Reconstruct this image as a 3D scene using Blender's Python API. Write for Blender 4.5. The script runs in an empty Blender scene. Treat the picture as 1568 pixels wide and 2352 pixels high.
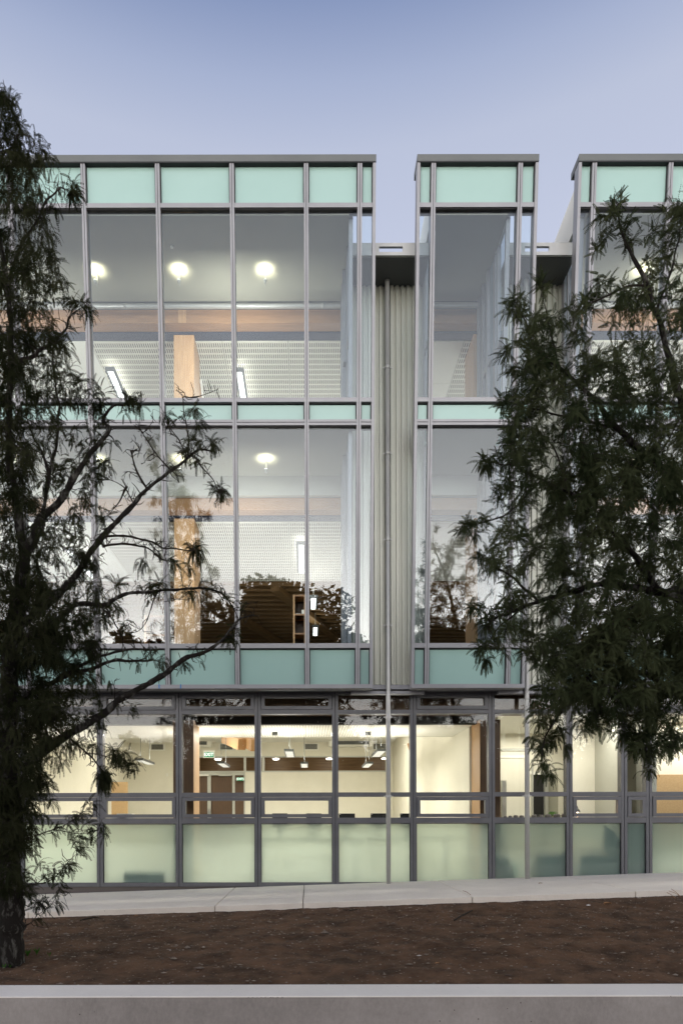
import bpy, bmesh, math, random
import numpy as np
from mathutils import Vector, Matrix, noise
random.seed(7); rng = np.random.default_rng(7)
S = bpy.context.scene
COL = S.collection
R = math.radians

# ------------------------------------------------------------------ camera
EYE = 1.65
PX, PY, F = 708.0, 1886.0, 1568.0          # level camera with a shifted (perspective control) lens
cam = bpy.data.cameras.new('camera'); camo = bpy.data.objects.new('camera', cam); COL.objects.link(camo)
camo.location = (0, 0, EYE); camo.rotation_euler = (R(90), R(0.12), 0)
cam.sensor_fit = 'HORIZONTAL'; cam.sensor_width = 36; cam.lens = 36.0
cam.shift_x = (784 - PX) / 1568; cam.shift_y = (PY - 1176) / 1568
cam.clip_start = .1; cam.clip_end = 2000
S.camera = camo
S.render.resolution_x = 682; S.render.resolution_y = 1024
S.view_settings.view_transform = 'Standard'; S.view_settings.look = 'None'
S.view_settings.exposure = 0.6; S.view_settings.gamma = 1.0
try: S.view_settings.use_curve_mapping = False
except Exception: pass
cy = S.cycles
cy.max_bounces = 8; cy.diffuse_bounces = 4; cy.glossy_bounces = 4; cy.transmission_bounces = 6
cy.transparent_max_bounces = 40; cy.caustics_reflective = False; cy.caustics_refractive = True
cy.sample_clamp_indirect = 6.0

# ------------------------------------------------------------------ sky (dusk, afterglow in the west, behind the camera)
W = bpy.data.worlds.new('World'); S.world = W; W.use_nodes = True
nt = W.node_tree; nt.nodes.clear()
def wn(t, **k):
    n = nt.nodes.new(t)
    for a, b in k.items(): setattr(n, a, b)
    return n
out = wn('ShaderNodeOutputWorld'); bg = wn('ShaderNodeBackground'); bg.inputs[1].default_value = 1.0
sky = wn('ShaderNodeTexSky'); sky.sky_type = 'NISHITA'; sky.sun_disc = False
sky.sun_elevation = R(2.0); sky.sun_rotation = R(185); sky.air_density = 1.0; sky.dust_density = .6; sky.ozone_density = 2.5
sk = wn('ShaderNodeVectorMath', operation='SCALE'); sk.inputs['Scale'].default_value = .05
nt.links.new(sky.outputs[0], sk.inputs[0])
geo = wn('ShaderNodeTexCoord'); sep = wn('ShaderNodeSeparateXYZ'); nt.links.new(geo.outputs['Generated'], sep.inputs[0])
rp = wn('ShaderNodeValToRGB'); cr = rp.color_ramp
cr.elements[0].position = 0.0; cr.elements[0].color = (.62, .58, .58, 1)
cr.elements[1].position = 1.0; cr.elements[1].color = (.08, .11, .24, 1)
for p, c in ((.3, (.52,.51,.55,1)), (.58, (.37, .385, .47, 1)), (.70, (.315, .338, .425, 1)), (.735, (.243, .275, .382, 1)), (.77, (.152, .188, .305, 1))):
    e = cr.elements.new(p); e.color = c
nt.links.new(sep.outputs['Z'], rp.inputs[0])
# afterglow: brightest low in the west (-Y)
def wm(op, a, b=None, clamp=False):
    n = wn('ShaderNodeMath', operation=op); n.use_clamp = clamp
    for i, v in enumerate((a, b)):
        if v is None: continue
        if hasattr(v, 'links') or hasattr(v, 'is_linked'): nt.links.new(v, n.inputs[i])
        else: n.inputs[i].default_value = v
    return n.outputs[0]
west = wm('POWER', wm('MULTIPLY_ADD', sep.outputs['Y'], -.5, True), 2.0) if False else wm('POWER', wm('ADD', wm('MULTIPLY', sep.outputs['Y'], -.5), .5, True), 2.5)
low = wm('EXPONENT', wm('MULTIPLY', wm('POWER', wm('MAXIMUM', sep.outputs['Z'], 0.0), 1.25), -8.0))
broad = wm('MULTIPLY', west, wm('MULTIPLY', wm('EXPONENT', wm('MULTIPLY', wm('MAXIMUM', sep.outputs['Z'], 0.0), -1.8)), .8))
gl = wm('MULTIPLY', wm('MULTIPLY', west, low), 6.3)
glc = wn('ShaderNodeVectorMath', operation='SCALE'); glc.inputs[0].default_value = (1.0, .94, .86)
nt.links.new(gl, glc.inputs['Scale'])
a1 = wn('ShaderNodeVectorMath', operation='ADD'); nt.links.new(sk.outputs[0], a1.inputs[0]); pass
bc = wn('ShaderNodeVectorMath', operation='SCALE'); bc.inputs[0].default_value = (.88, .93, 1.0); nt.links.new(broad, bc.inputs['Scale'])
a0 = wn('ShaderNodeVectorMath', operation='ADD'); nt.links.new(glc.outputs[0], a0.inputs[0]); nt.links.new(bc.outputs[0], a0.inputs[1])
rs = wn('ShaderNodeVectorMath', operation='SCALE'); rs.inputs['Scale'].default_value = 1.0
nt.links.new(rp.outputs[0], rs.inputs[0]); nt.links.new(a0.outputs[0], a1.inputs[1])
a2 = wn('ShaderNodeVectorMath', operation='ADD'); nt.links.new(a1.outputs[0], a2.inputs[0]); nt.links.new(rs.outputs[0], a2.inputs[1])
nt.links.new(a2.outputs[0], bg.inputs[0]); nt.links.new(bg.outputs[0], out.inputs[0])

# ------------------------------------------------------------------ helpers
def U(x, y, D):
    """a point of the place from a sight line (photo pixel of the 1568 px wide print) at depth D"""
    a = R(0.12); u = (x - PX) / F; v = (PY - y) / F
    return ((u * math.cos(a) - v * math.sin(a)) * D, D, EYE + (v * math.cos(a) + u * math.sin(a)) * D)
def UX(x, D, y=1886): return U(x, y, D)[0]
def Z(h): return EYE + h
LEAN = .0928
def DB(h): return 10.8 - LEAN * (h - 2.087)
def hb(y): return (PY - y) * 10.994 / (1568 + LEAN * (PY - y))      # height on the leaning facade
def hg(y): return (PY - y) / 140.0                                   # height on the ground floor facade

def tagp(o, label=None, cat=None, group=None, kind=None):
    if label: o['label'] = label
    if cat: o['category'] = cat
    if group: o['group'] = group
    if kind: o['kind'] = kind
    return o
def empty(name, loc=(0, 0, 0), **k):
    o = bpy.data.objects.new(name, None); COL.objects.link(o); o.location = loc; o.empty_display_size = .1
    return tagp(o, **k)
bpy_matrix = {}
def absloc(p):
    v = Vector((0, 0, 0)); q = p
    while q is not None: v += q.location; q = q.parent
    return v
class MB:
    """collects shapes given in world coordinates"""
    def __init__(s): s.v = []; s.f = []
    def box(s, x0, x1, y0, y1, z0, z1):
        return s.hexa([(x0,y0,z0),(x1,y0,z0),(x1,y1,z0),(x0,y1,z0),(x0,y0,z1),(x1,y0,z1),(x1,y1,z1),(x0,y1,z1)])
    def hexa(s, p):
        n = len(s.v); s.v += [tuple(q) for q in p]
        s.f += [tuple(n+i for i in q) for q in ((0,3,2,1),(4,5,6,7),(0,1,5,4),(1,2,6,5),(2,3,7,6),(3,0,4,7))]
        return s
    def lean(s, x0, x1, h0, h1, o0, o1, x0t=None, x1t=None):
        x0t = x0 if x0t is None else x0t; x1t = x1 if x1t is None else x1t
        a, b = DB(h0), DB(h1)
        return s.hexa([(x0,a+o0,Z(h0)),(x1,a+o0,Z(h0)),(x1,a+o1,Z(h0)),(x0,a+o1,Z(h0)),
                       (x0t,b+o0,Z(h1)),(x1t,b+o0,Z(h1)),(x1t,b+o1,Z(h1)),(x0t,b+o1,Z(h1))])
    def bar(s, a, b, w, d, up=(0,0,1)):
        a, b = Vector(a), Vector(b); t = (b-a).normalized(); u = Vector(up)
        if abs(t.dot(u)) > .95: u = Vector((0,1,0))
        sx = t.cross(u).normalized()*w/2; sy = sx.cross(t).normalized()*d/2
        return s.hexa([a-sx-sy, a+sx-sy, a+sx+sy, a-sx+sy, b-sx-sy, b+sx-sy, b+sx+sy, b-sx+sy])
    def tube(s, pts, rad, n=8, cap=True):
        pts = [Vector(p) for p in pts]
        rad = rad if hasattr(rad, '__len__') else [rad]*len(pts)
        base = len(s.v); prev = None
        for i, p in enumerate(pts):
            t = (pts[min(i+1, len(pts)-1)] - pts[max(i-1, 0)]).normalized()
            if prev is None:
                u = Vector((0,0,1)) if abs(t.z) < .9 else Vector((1,0,0)); prev = t.cross(u).normalized()
            a = (prev - t*prev.dot(t)).normalized(); prev = a; b = t.cross(a)
            for k in range(n):
                w = 2*math.pi*k/n; s.v.append(tuple(p + (a*math.cos(w)+b*math.sin(w))*rad[i]))
        for i in range(len(pts)-1):
            for k in range(n):
                q = base+i*n; s.f.append((q+k, q+(k+1)%n, q+n+(k+1)%n, q+n+k))
        if cap:
            s.f.append(tuple(base+k for k in range(n))[::-1]); s.f.append(tuple(base+(len(pts)-1)*n+k for k in range(n)))
        return s
    def lathe(s, c, prof, n=16):
        base = len(s.v)
        for r, z in prof:
            for k in range(n):
                w = 2*math.pi*k/n; s.v.append((c[0]+r*math.cos(w), c[1]+r*math.sin(w), c[2]+z))
        for i in range(len(prof)-1):
            for k in range(n):
                q = base+i*n; s.f.append((q+k, q+(k+1)%n, q+n+(k+1)%n, q+n+k))
        return s
    def build(s, name, mat, parent=None, smooth=False, bevel=0, **k):
        me = bpy.data.meshes.new(name); off = absloc(parent) if parent else Vector((0,0,0))
        if parent is None and k.get('cat'):
            a = np.array(s.v); off = Vector(((a[:,0].min()+a[:,0].max())/2, (a[:,1].min()+a[:,1].max())/2, a[:,2].min()))
        me.from_pydata([(v[0]-off.x, v[1]-off.y, v[2]-off.z) for v in s.v], [], s.f)
        o = bpy.data.objects.new(name, me); COL.objects.link(o)
        if parent: o.parent = parent
        else: o.location = off
        for m in (mat if isinstance(mat, (list, tuple)) else [mat]): me.materials.append(m)
        if smooth: me.polygons.foreach_set('use_smooth', [True]*len(me.polygons))
        if bevel:
            b = o.modifiers.new('bevel', 'BEVEL'); b.width = bevel; b.segments = 2; b.limit_method = 'ANGLE'
        me.update()
        return tagp(o, **k)
def box(name, x0, x1, y0, y1, z0, z1, mat, parent=None, **k):
    return MB().box(x0,x1,y0,y1,z0,z1).build(name, mat, parent, **k)
def copy_tree(o, parent=None):
    c = o.copy(); COL.objects.link(c); c.parent = parent
    for ch in list(o.children): copy_tree(ch, c)
    return c
GAIN = {'lamp_light': .38, 'uplight': .55, 'room_light': .36, 'office_light': .33, 'beam': .75, 'bay_fill': 1.6, 'corridor_lamp': .5, 'bulb_light': 1.0}
def lamp(name, loc, power, size, sizey=None, rot=(0,0,0), col=(1,.94,.84), kind='AREA', parent=None, spot=60):
    l = bpy.data.lights.new(name, kind); l.energy = power*GAIN.get(name, 1); l.color = col
    if kind == 'AREA':
        l.shape = 'RECTANGLE'; l.size = size; l.size_y = sizey or size
    elif kind == 'SPOT':
        l.shadow_soft_size = size; l.spot_size = R(spot); l.spot_blend = 1.0
    else: l.shadow_soft_size = size
    o = bpy.data.objects.new(name, l); COL.objects.link(o); o.rotation_euler = rot
    if parent: o.parent = parent; o.location = Vector(loc) - absloc(parent)
    else: o.location = loc
    return o

# ------------------------------------------------------------------ materials
def mat(name, col, rough=.5, metal=0, spec=.5, emit=None, es=1.0):
    m = bpy.data.materials.new(name); m.use_nodes = True; b = m.node_tree.nodes['Principled BSDF']
    b.inputs['Base Color'].default_value = (*col, 1); b.inputs['Roughness'].default_value = rough
    b.inputs['Metallic'].default_value = metal; b.inputs['Specular IOR Level'].default_value = spec
    if emit: b.inputs['Emission Color'].default_value = (*emit, 1); b.inputs['Emission Strength'].default_value = es
    return m
def N(m, t, **k):
    n = m.node_tree.nodes.new(t)
    for a, b in k.items():
        if a in ('operation', 'data_type', 'blend_type', 'noise_dimensions', 'feature', 'wave_type', 'bands_direction', 'distribution', 'wave_profile'): setattr(n, a, b)
        else: n.inputs[a].default_value = b
    return n
def L(m, a, b): m.node_tree.links.new(a, b)
def grain(m, c1, c2, scale=8, detail=6, stretch=(1,1,1), bump=0, bscale=None, p0=.35, p1=.65, coords='Object', dist=.01):
    """base colour wandering between two tones, optional fine relief"""
    b = m.node_tree.nodes['Principled BSDF']
    tc = N(m, 'ShaderNodeTexCoord'); mp = N(m, 'ShaderNodeMapping'); mp.inputs['Scale'].default_value = stretch
    L(m, tc.outputs[coords], mp.inputs[0])
    n = N(m, 'ShaderNodeTexNoise', Scale=scale, Detail=detail, Roughness=.6); L(m, mp.outputs[0], n.inputs['Vector'])
    r = N(m, 'ShaderNodeValToRGB'); r.color_ramp.elements[0].position = p0; r.color_ramp.elements[1].position = p1
    r.color_ramp.elements[0].color = (*c1, 1); r.color_ramp.elements[1].color = (*c2, 1)
    L(m, n.outputs['Fac'], r.inputs[0]); L(m, r.outputs[0], b.inputs['Base Color'])
    if bump:
        n2 = N(m, 'ShaderNodeTexNoise', Scale=bscale or scale*3, Detail=6); L(m, mp.outputs[0], n2.inputs['Vector'])
        bp = N(m, 'ShaderNodeBump', Strength=bump, Distance=dist); L(m, n2.outputs['Fac'], bp.inputs['Height']); L(m, bp.outputs[0], b.inputs['Normal'])
    return r
M = {}
M['alu'] = mat('powder_coated_aluminium', (.36,.36,.39), .42, .2); grain(M['alu'], (.245,.245,.258), (.275,.275,.288), 3)
M['alug'] = mat('shaded_aluminium_frame', (.17,.17,.19), .45, .2); grain(M['alug'], (.105,.105,.112), (.125,.125,.132), 4)  # same aluminium as alu, the ground floor's shade put into the colour
M['gasket'] = mat('black_gasket', (.012,.012,.014), .6)
M['coping'] = mat('coping_metal', (.22,.225,.225), .5, .1); grain(M['coping'], (.095,.102,.10), (.115,.122,.119), 1.2)
M['white'] = mat('white_paint', (.78,.77,.70), .6); grain(M['white'], (.76,.75,.68), (.80,.79,.72), 2)
M['cream'] = mat('cream_plaster', (.74,.70,.55), .7); grain(M['cream'], (.72,.69,.58), (.76,.73,.62), 1.5)
M['ceil'] = mat('grey_ceiling_paint', (.42,.42,.37), .8); grain(M['ceil'], (.35,.345,.275), (.37,.365,.29), 1.5)
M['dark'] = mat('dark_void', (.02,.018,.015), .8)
M['black'] = mat('black_plastic', (.012,.012,.013), .35)
M['navy'] = mat('dark_blue_bulkhead', (.02,.025,.045), .6)
M['carpet'] = mat('grey_carpet', (.12,.12,.12), .95); grain(M['carpet'], (.26,.25,.23), (.32,.31,.29), 60)
def wood(name, a, b, axis=0, sc=6):
    m = mat(name, a, .5); st = [9, 9, 9]; st[axis] = .5
    grain(m, a, b, sc, 8, st, p0=.3, p1=.7); return m
M['woodx'] = wood('laminated_timber_along', (.24,.12,.048), (.37,.20,.088), 0)
M['woodz'] = wood('laminated_timber_upright', (.40,.215,.09), (.56,.34,.16), 2)
M['woody'] = wood('laminated_timber_deep', (.38,.20,.08), (.52,.30,.13), 1)
M['wooddark'] = wood('dark_shaded_timber', (.06,.030,.013), (.11,.056,.024), 2)  # dark timber; on the ground columns the darkness is shade in the colour
M['woodpanel'] = wood('brown_veneer', (.13,.07,.025), (.24,.14,.055), 0, 3)
M['tan'] = mat('tan_pinboard', (.50,.34,.18), .9); grain(M['tan'], (.46,.31,.16), (.54,.37,.20), 40)
M['stain'] = mat('interior_grey_metal', (.45,.45,.40), .4, .3)
M['tube'] = mat('lamp_diffuser', (.9,.9,.9), .5, emit=(1,.97,.9), es=2.2)
M['pend'] = mat('pendant_diffuser', (.7,.7,.7), .5, emit=(1,.97,.9), es=.35)
M['glow'] = mat('downlight_glow', (.9,.9,.9), .5, emit=(1,.93,.78), es=8)
M['green'] = mat('exit_green', (.0,.16,.07), .4, emit=(.0,.30,.13), es=.4)
M['signwhite'] = mat('exit_white', (.8,.8,.8), .4, emit=(1,1,1), es=.6)
M['blue'] = mat('blue_tape', (.01,.14,.42), .6)
M['paper'] = mat('paper', (.75,.74,.70), .8)
M['screen'] = mat('monitor_back', (.01,.01,.012), .3)
M['pipe'] = mat('pipe_paint', (.50,.50,.50), .35, .2); grain(M['pipe'], (.40,.40,.385), (.47,.47,.45), 3, 4, (1,1,.3))
M['clad'] = mat('corrugated_steel', (.40,.41,.35), .38, .35); grain(M['clad'], (.37,.38,.32), (.43,.43,.37), 2.2, 5, (1,1,.25))

def schlick(m, f0):
    lw = N(m, 'ShaderNodeLayerWeight', Blend=.5)
    p = N(m, 'ShaderNodeMath', operation='POWER'); p.inputs[1].default_value = 5; L(m, lw.outputs['Facing'], p.inputs[0])
    a = N(m, 'ShaderNodeMath', operation='MULTIPLY_ADD'); a.inputs[1].default_value = 1-f0; a.inputs[2].default_value = f0
    L(m, p.outputs[0], a.inputs[0]); return a.outputs[0]
def glassmat(name, f0, tint, warp=.0):
    m = bpy.data.materials.new(name); m.use_nodes = True; m.node_tree.nodes.clear()
    o = N(m, 'ShaderNodeOutputMaterial'); mx = N(m, 'ShaderNodeMixShader'); tr = N(m, 'ShaderNodeBsdfTransparent'); g = N(m, 'ShaderNodeBsdfGlossy', Roughness=0.0)
    tr.inputs[0].default_value = (*tint, 1); g.inputs[0].default_value = (.97,.985,1,1)
    L(m, schlick(m, f0), mx.inputs[0]); L(m, tr.outputs[0], mx.inputs[1]); L(m, g.outputs[0], mx.inputs[2]); L(m, mx.outputs[0], o.inputs[0])
    if warp:
        tc = N(m, 'ShaderNodeTexCoord'); n = N(m, 'ShaderNodeTexNoise', Scale=1.6, Detail=1); L(m, tc.outputs['Object'], n.inputs['Vector'])
        bp = N(m, 'ShaderNodeBump', Strength=1.0, Distance=warp); L(m, n.outputs['Fac'], bp.inputs['Height']); L(m, bp.outputs[0], g.inputs['Normal'])
    return m
M['glass'] = glassmat('clear_glass', .055, (.90,.945,.965), .0005)
M['glassg'] = glassmat('clear_ground_glass', .022, (.97,.985,.975), .0005)
M['glassi'] = glassmat('inner_glass', .04, (.90,.95,.97))
def frosted(name, tcol, dcol, mixd, f0=.05):
    m = bpy.data.materials.new(name); m.use_nodes = True; m.node_tree.nodes.clear()
    o = N(m, 'ShaderNodeOutputMaterial'); t = N(m, 'ShaderNodeBsdfTranslucent'); d = N(m, 'ShaderNodeBsdfDiffuse'); g = N(m, 'ShaderNodeBsdfGlossy', Roughness=.03)
    t.inputs[0].default_value = (*tcol, 1); d.inputs[0].default_value = (*dcol, 1)
    rf = N(m, 'ShaderNodeBsdfRefraction', Roughness=.55, IOR=1.15); rf.inputs[0].default_value = (*tcol, 1); m0 = N(m, 'ShaderNodeMixShader', Fac=.6)
    L(m, t.outputs[0], m0.inputs[1]); L(m, rf.outputs[0], m0.inputs[2])
    m1 = N(m, 'ShaderNodeMixShader', Fac=mixd); m2 = N(m, 'ShaderNodeMixShader')
    L(m, m0.outputs[0], m1.inputs[1]); L(m, d.outputs[0], m1.inputs[2]); L(m, schlick(m, f0), m2.inputs[0]); L(m, m1.outputs[0], m2.inputs[1]); L(m, g.outputs[0], m2.inputs[2])
    L(m, m2.outputs[0], o.inputs[0]); return m
M['frost'] = frosted('frosted_glass', (.92,1.0,.93), (.50,.62,.56), .16)
M['spandrel'] = mat('back_painted_glass', (.33,.50,.43), .05, 0, .5); grain(M['spandrel'], (.30,.45,.41), (.315,.465,.425), 1.2); M['spandrel'].node_tree.nodes['Principled BSDF'].inputs['IOR'].default_value = 1.6

# perforated ceiling: slot pattern cut into the tile face
def slots(name, px, py, wx, wy, base, hole):
    m = mat(name, base, .7); b = m.node_tree.nodes['Principled BSDF']
    tc = N(m, 'ShaderNodeTexCoord'); sp = N(m, 'ShaderNodeSeparateXYZ'); L(m, tc.outputs['Object'], sp.inputs[0])
    def cell(out, p, w):
        a = N(m, 'ShaderNodeMath', operation='MULTIPLY'); a.inputs[1].default_value = 1/p; L(m, out, a.inputs[0])
        f = N(m, 'ShaderNodeMath', operation='FRACT'); L(m, a.outputs[0], f.inputs[0])
        c = N(m, 'ShaderNodeMath', operation='LESS_THAN'); c.inputs[1].default_value = w/p; L(m, f.outputs[0], c.inputs[0]); return c.outputs[0]
    mu = N(m, 'ShaderNodeMath', operation='MULTIPLY'); L(m, cell(sp.outputs['X'], px, wx), mu.inputs[0]); L(m, cell(sp.outputs['Y'], py, wy), mu.inputs[1])
    mx = N(m, 'ShaderNodeMix', data_type='RGBA'); mx.inputs[6].default_value = (*base, 1); mx.inputs[7].default_value = (*hole, 1)
    L(m, mu.outputs[0], mx.inputs[0]); L(m, mx.outputs[2], b.inputs['Base Color']); return m
M['lining'] = mat('blue_grey_lining', (.20,.24,.27), .5)
M['slot'] = slots('slotted_ceiling_tile', .04, .15, .015, .108, (.70,.68,.58), (.03,.028,.022))
M['perf'] = slots('perforated_ceiling_tile', .05, .05, .018, .018, (.80,.78,.70), (.15,.13,.10))

M['concrete'] = mat('path_concrete', (.36,.34,.31), .9)
def concrete(m, c1, c2, streak, rough=.9):
    b = m.node_tree.nodes['Principled BSDF']; tc = N(m, 'ShaderNodeTexCoord')
    n1 = N(m, 'ShaderNodeTexNoise', Scale=1.3, Detail=8, Roughness=.65); L(m, tc.outputs['Object'], n1.inputs['Vector'])
    n2 = N(m, 'ShaderNodeTexNoise', Scale=45, Detail=5, Roughness=.7); mp = N(m, 'ShaderNodeMapping'); mp.inputs['Scale'].default_value = streak
    L(m, tc.outputs['Object'], mp.inputs[0]); L(m, mp.outputs[0], n2.inputs['Vector'])
    ad = N(m, 'ShaderNodeMath', operation='MULTIPLY_ADD'); ad.inputs[1].default_value = .45; L(m, n2.outputs['Fac'], ad.inputs[0]); L(m, n1.outputs['Fac'], ad.inputs[2])
    r = N(m, 'ShaderNodeValToRGB'); r.color_ramp.elements[0].position = .5; r.color_ramp.elements[1].position = .95
    r.color_ramp.elements[0].color = (*c1,1); r.color_ramp.elements[1].color = (*c2,1)
    L(m, ad.outputs[0], r.inputs[0])
    # small dark pits
    v = N(m, 'ShaderNodeTexVoronoi', Scale=9); L(m, tc.outputs['Object'], v.inputs['Vector'])
    lt = N(m, 'ShaderNodeMath', operation='LESS_THAN'); lt.inputs[1].default_value = .045; L(m, v.outputs['Distance'], lt.inputs[0])
    mx = N(m, 'ShaderNodeMix', data_type='RGBA'); mx.inputs[7].default_value = (c1[0]*.45, c1[1]*.43, c1[2]*.4, 1)
    L(m, lt.outputs[0], mx.inputs[0]); L(m, r.outputs[0], mx.inputs[6]); L(m, mx.outputs[2], b.inputs['Base Color'])
    bp = N(m, 'ShaderNodeBump', Strength=.5, Distance=.006); L(m, n2.outputs['Fac'], bp.inputs['Height']); L(m, bp.outputs[0], b.inputs['Normal'])
concrete(M['concrete'], (.64,.57,.49), (.78,.71,.62), (1.6,.12,1))
M['wallc'] = mat('shaded_face_concrete', (.3,.29,.28), .9); concrete(M['wallc'], (.18,.158,.140), (.32,.285,.255), (.8,.8,.5))
M['wallt'] = mat('lit_top_concrete', (.4,.4,.4), .85); concrete(M['wallt'], (.68,.62,.55), (.78,.72,.64), (.7,.7,.7))  # same concrete as the face: lit top and shaded side put into the colours
M['plinth'] = mat('dark_plinth', (.11,.095,.085), .9)
M['soil'] = mat('brown_soil', (.05,.03,.02), .95, spec=.2)
grain(M['soil'], (.046,.0255,.0135), (.125,.069,.038), 3.5, 12, bump=.9, bscale=38, dist=.02)
M['stones'] = mat('soil_stones', (.14,.11,.09), .9)
b_ = M['stones'].node_tree.nodes['Principled BSDF']; oi = N(M['stones'], 'ShaderNodeNewGeometry'); r_ = N(M['stones'], 'ShaderNodeValToRGB')
for i, (p, c) in enumerate(((0, (.05,.03,.02)), (.8, (.11,.065,.04)), (.97, (.13,.09,.06)), (1, (.26,.21,.16)))):
    e = r_.color_ramp.elements[0] if i == 0 else (r_.color_ramp.elements[1] if i == 3 else r_.color_ramp.elements.new(p)); e.position = p; e.color = (*c, 1)
L(M['stones'], oi.outputs['Random Per Island'], r_.inputs[0]); L(M['stones'], r_.outputs[0], b_.inputs['Base Color'])
M['litter'] = mat('litter', (.16,.10,.06), .9)
M['asphalt'] = mat('asphalt', (.05,.05,.05), .9); grain(M['asphalt'], (.07,.07,.07), (.11,.108,.105), 40, bump=.5)
M['bark'] = mat('lichened_bark', (.03,.025,.02), .95, spec=.2)
grain(M['bark'], (.011,.009,.007), (.11,.105,.092), 18, 8, (1,1,.45), bump=1.0, bscale=30, p0=.52, p1=.74, dist=.02)
M['twig'] = mat('twig_bark', (.020,.016,.012), .9, spec=.2)
def leafmat(name, a, b_, tr=.25):
    m = bpy.data.materials.new(name); m.use_nodes = True; m.node_tree.nodes.clear()
    o = N(m, 'ShaderNodeOutputMaterial'); d = N(m, 'ShaderNodeBsdfDiffuse'); t = N(m, 'ShaderNodeBsdfTranslucent'); mx = N(m, 'ShaderNodeMixShader', Fac=tr)
    gm = N(m, 'ShaderNodeTexCoord'); n = N(m, 'ShaderNodeTexNoise', Scale=2.6, Detail=4); L(m, gm.outputs['Object'], n.inputs['Vector'])
    r = N(m, 'ShaderNodeValToRGB'); r.color_ramp.elements[0].position = .35; r.color_ramp.elements[1].position = .65
    r.color_ramp.elements[0].color = (*a,1); r.color_ramp.elements[1].color = (*b_,1)
    L(m, n.outputs['Fac'], r.inputs[0]); L(m, r.outputs[0], d.inputs[0]); L(m, r.outputs[0], t.inputs[0])
    L(m, d.outputs[0], mx.inputs[1]); L(m, t.outputs[0], mx.inputs[2]); L(m, mx.outputs[0], o.inputs[0]); return m
M['leafL'] = leafmat('dark_leaflets', (.012,.015,.007), (.032,.034,.017))
M['leafR'] = leafmat('green_leaflets', (.022,.030,.014), (.058,.066,.032))
M['leafF'] = leafmat('fern_green', (.05,.15,.03), (.09,.23,.04))
M['leafB'] = leafmat('far_leaves', (.02,.028,.014), (.035,.045,.02))
M['pebble'] = mat('pebble', (.16,.14,.13), .6); grain(M['pebble'], (.10,.09,.085), (.22,.19,.17), 25)
M['sofa'] = mat('dark_green_fabric', (.02,.045,.04), .9)
#==SETTING==
# ------------------------------------------------------------------ ground, path, garden, wall
g = MB(); g.v = [(-600,-600,-.02),(600,-600,-.02),(600,600,-.02),(-600,600,-.02)]; g.f = [(0,1,2,3)]
g.build('ground', M['soil'], kind='structure')
g = MB(); g.v = [(-200,-9,-.01),(200,-9,-.01),(200,1.0,-.01),(-200,1.0,-.01)]; g.f = [(0,1,2,3)]
g.build('road', M['asphalt'], kind='structure')
fp = empty('bounce_pavement', (0, 3, 0), kind='structure')  # unseen pale paving, added to bounce light onto the wall and facade
for k in range(-12, 12):
    MB().box(k*2.4+.004, k*2.4+2.396, 1.15, 4.925, -.1, .12).build('slab', M['concrete'], fp)
MB().box(-28.8, 28.8, 1.0, 1.145, -.1, .115).build('kerb', M['wallt'], fp)
def hpath(x): return -1.05 + .0325*x
def path_edge(x, far):
    return (x, 11.16 if far else 8.76 + .012*math.sin(x*1.7), Z(hpath(x)))
path = empty('path', (0, 10, Z(-1.1)), kind='structure')
joints = [-12, -9, -6.2, -3.6, -1.2, -.07, 2.1, 4.2, 6.6, 9.2, 12]
for a, b in zip(joints[:-1], joints[1:]):
    m = MB(); a2, b2 = a+.005, b-.005; n = 10
    xs = [a2+(b2-a2)*i/n for i in range(n+1)]
    for i in range(n):
        x0, x1 = xs[i], xs[i+1]
        p = [path_edge(x0,0), path_edge(x1,0), path_edge(x1,1), path_edge(x0,1)]
        m.hexa([(q[0],q[1],q[2]-.12) for q in p] + p)
    bm = bmesh.new(); 
    o = m.build('slab', M['concrete'], path)
    bm.from_mesh(o.data); bmesh.ops.remove_doubles(bm, verts=bm.verts, dist=1e-4)
    inner = [f for f in bm.faces if len(f.verts) == 4 and abs(f.normal.x) > .9 and min(abs(f.calc_center_median().x - q) for q in xs[1:-1]) < 1e-3]
    bmesh.ops.delete(bm, geom=inner, context='FACES'); bm.to_mesh(o.data); bm.free()
    bv = o.modifiers.new('bevel', 'BEVEL'); bv.width = .008; bv.segments = 2; bv.limit_method = 'ANGLE'
# soil bed
def soil_h(x, y):
    t = (y-5.2)/(8.8-5.2); t = max(0, min(1, t))
    s = -1.30*(1-t) + (hpath(x)-.085)*t
    p = Vector((x, y, 0))
    s += .030*noise.fractal(p*1.3, 1, 2, 3) + .024*noise.fractal(p*4.5+Vector((3,1,0)), 1, 2, 4)*min(1, 4*t+.2) + .012*noise.noise(p*19) + .010*max(0, noise.noise(p*9+Vector((5,5,0)))-.2)
    if t > .86: w = min(1, (t-.86)/.10); s = s*(1-w) + w*(hpath(x)-.075+.008*noise.noise(p*6)+.004*noise.noise(p*23))
    return s
nx, ny = 560, 170; x0, x1, y0, y1 = -8.5, 8.5, 5.2, 8.84
vs = []; fs = []
for j in range(ny+1):
    y = y0+(y1-y0)*j/ny
    for i in range(nx+1):
        x = x0+(x1-x0)*i/nx; vs.append((x, y, Z(soil_h(x, y))))
for j in range(ny):
    for i in range(nx):
        q = j*(nx+1)+i; fs.append((q, q+1, q+nx+2, q+nx+1))
m = MB(); m.v = vs; m.f = fs; m.build('garden_soil', M['soil'], smooth=True, kind='structure')
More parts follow.
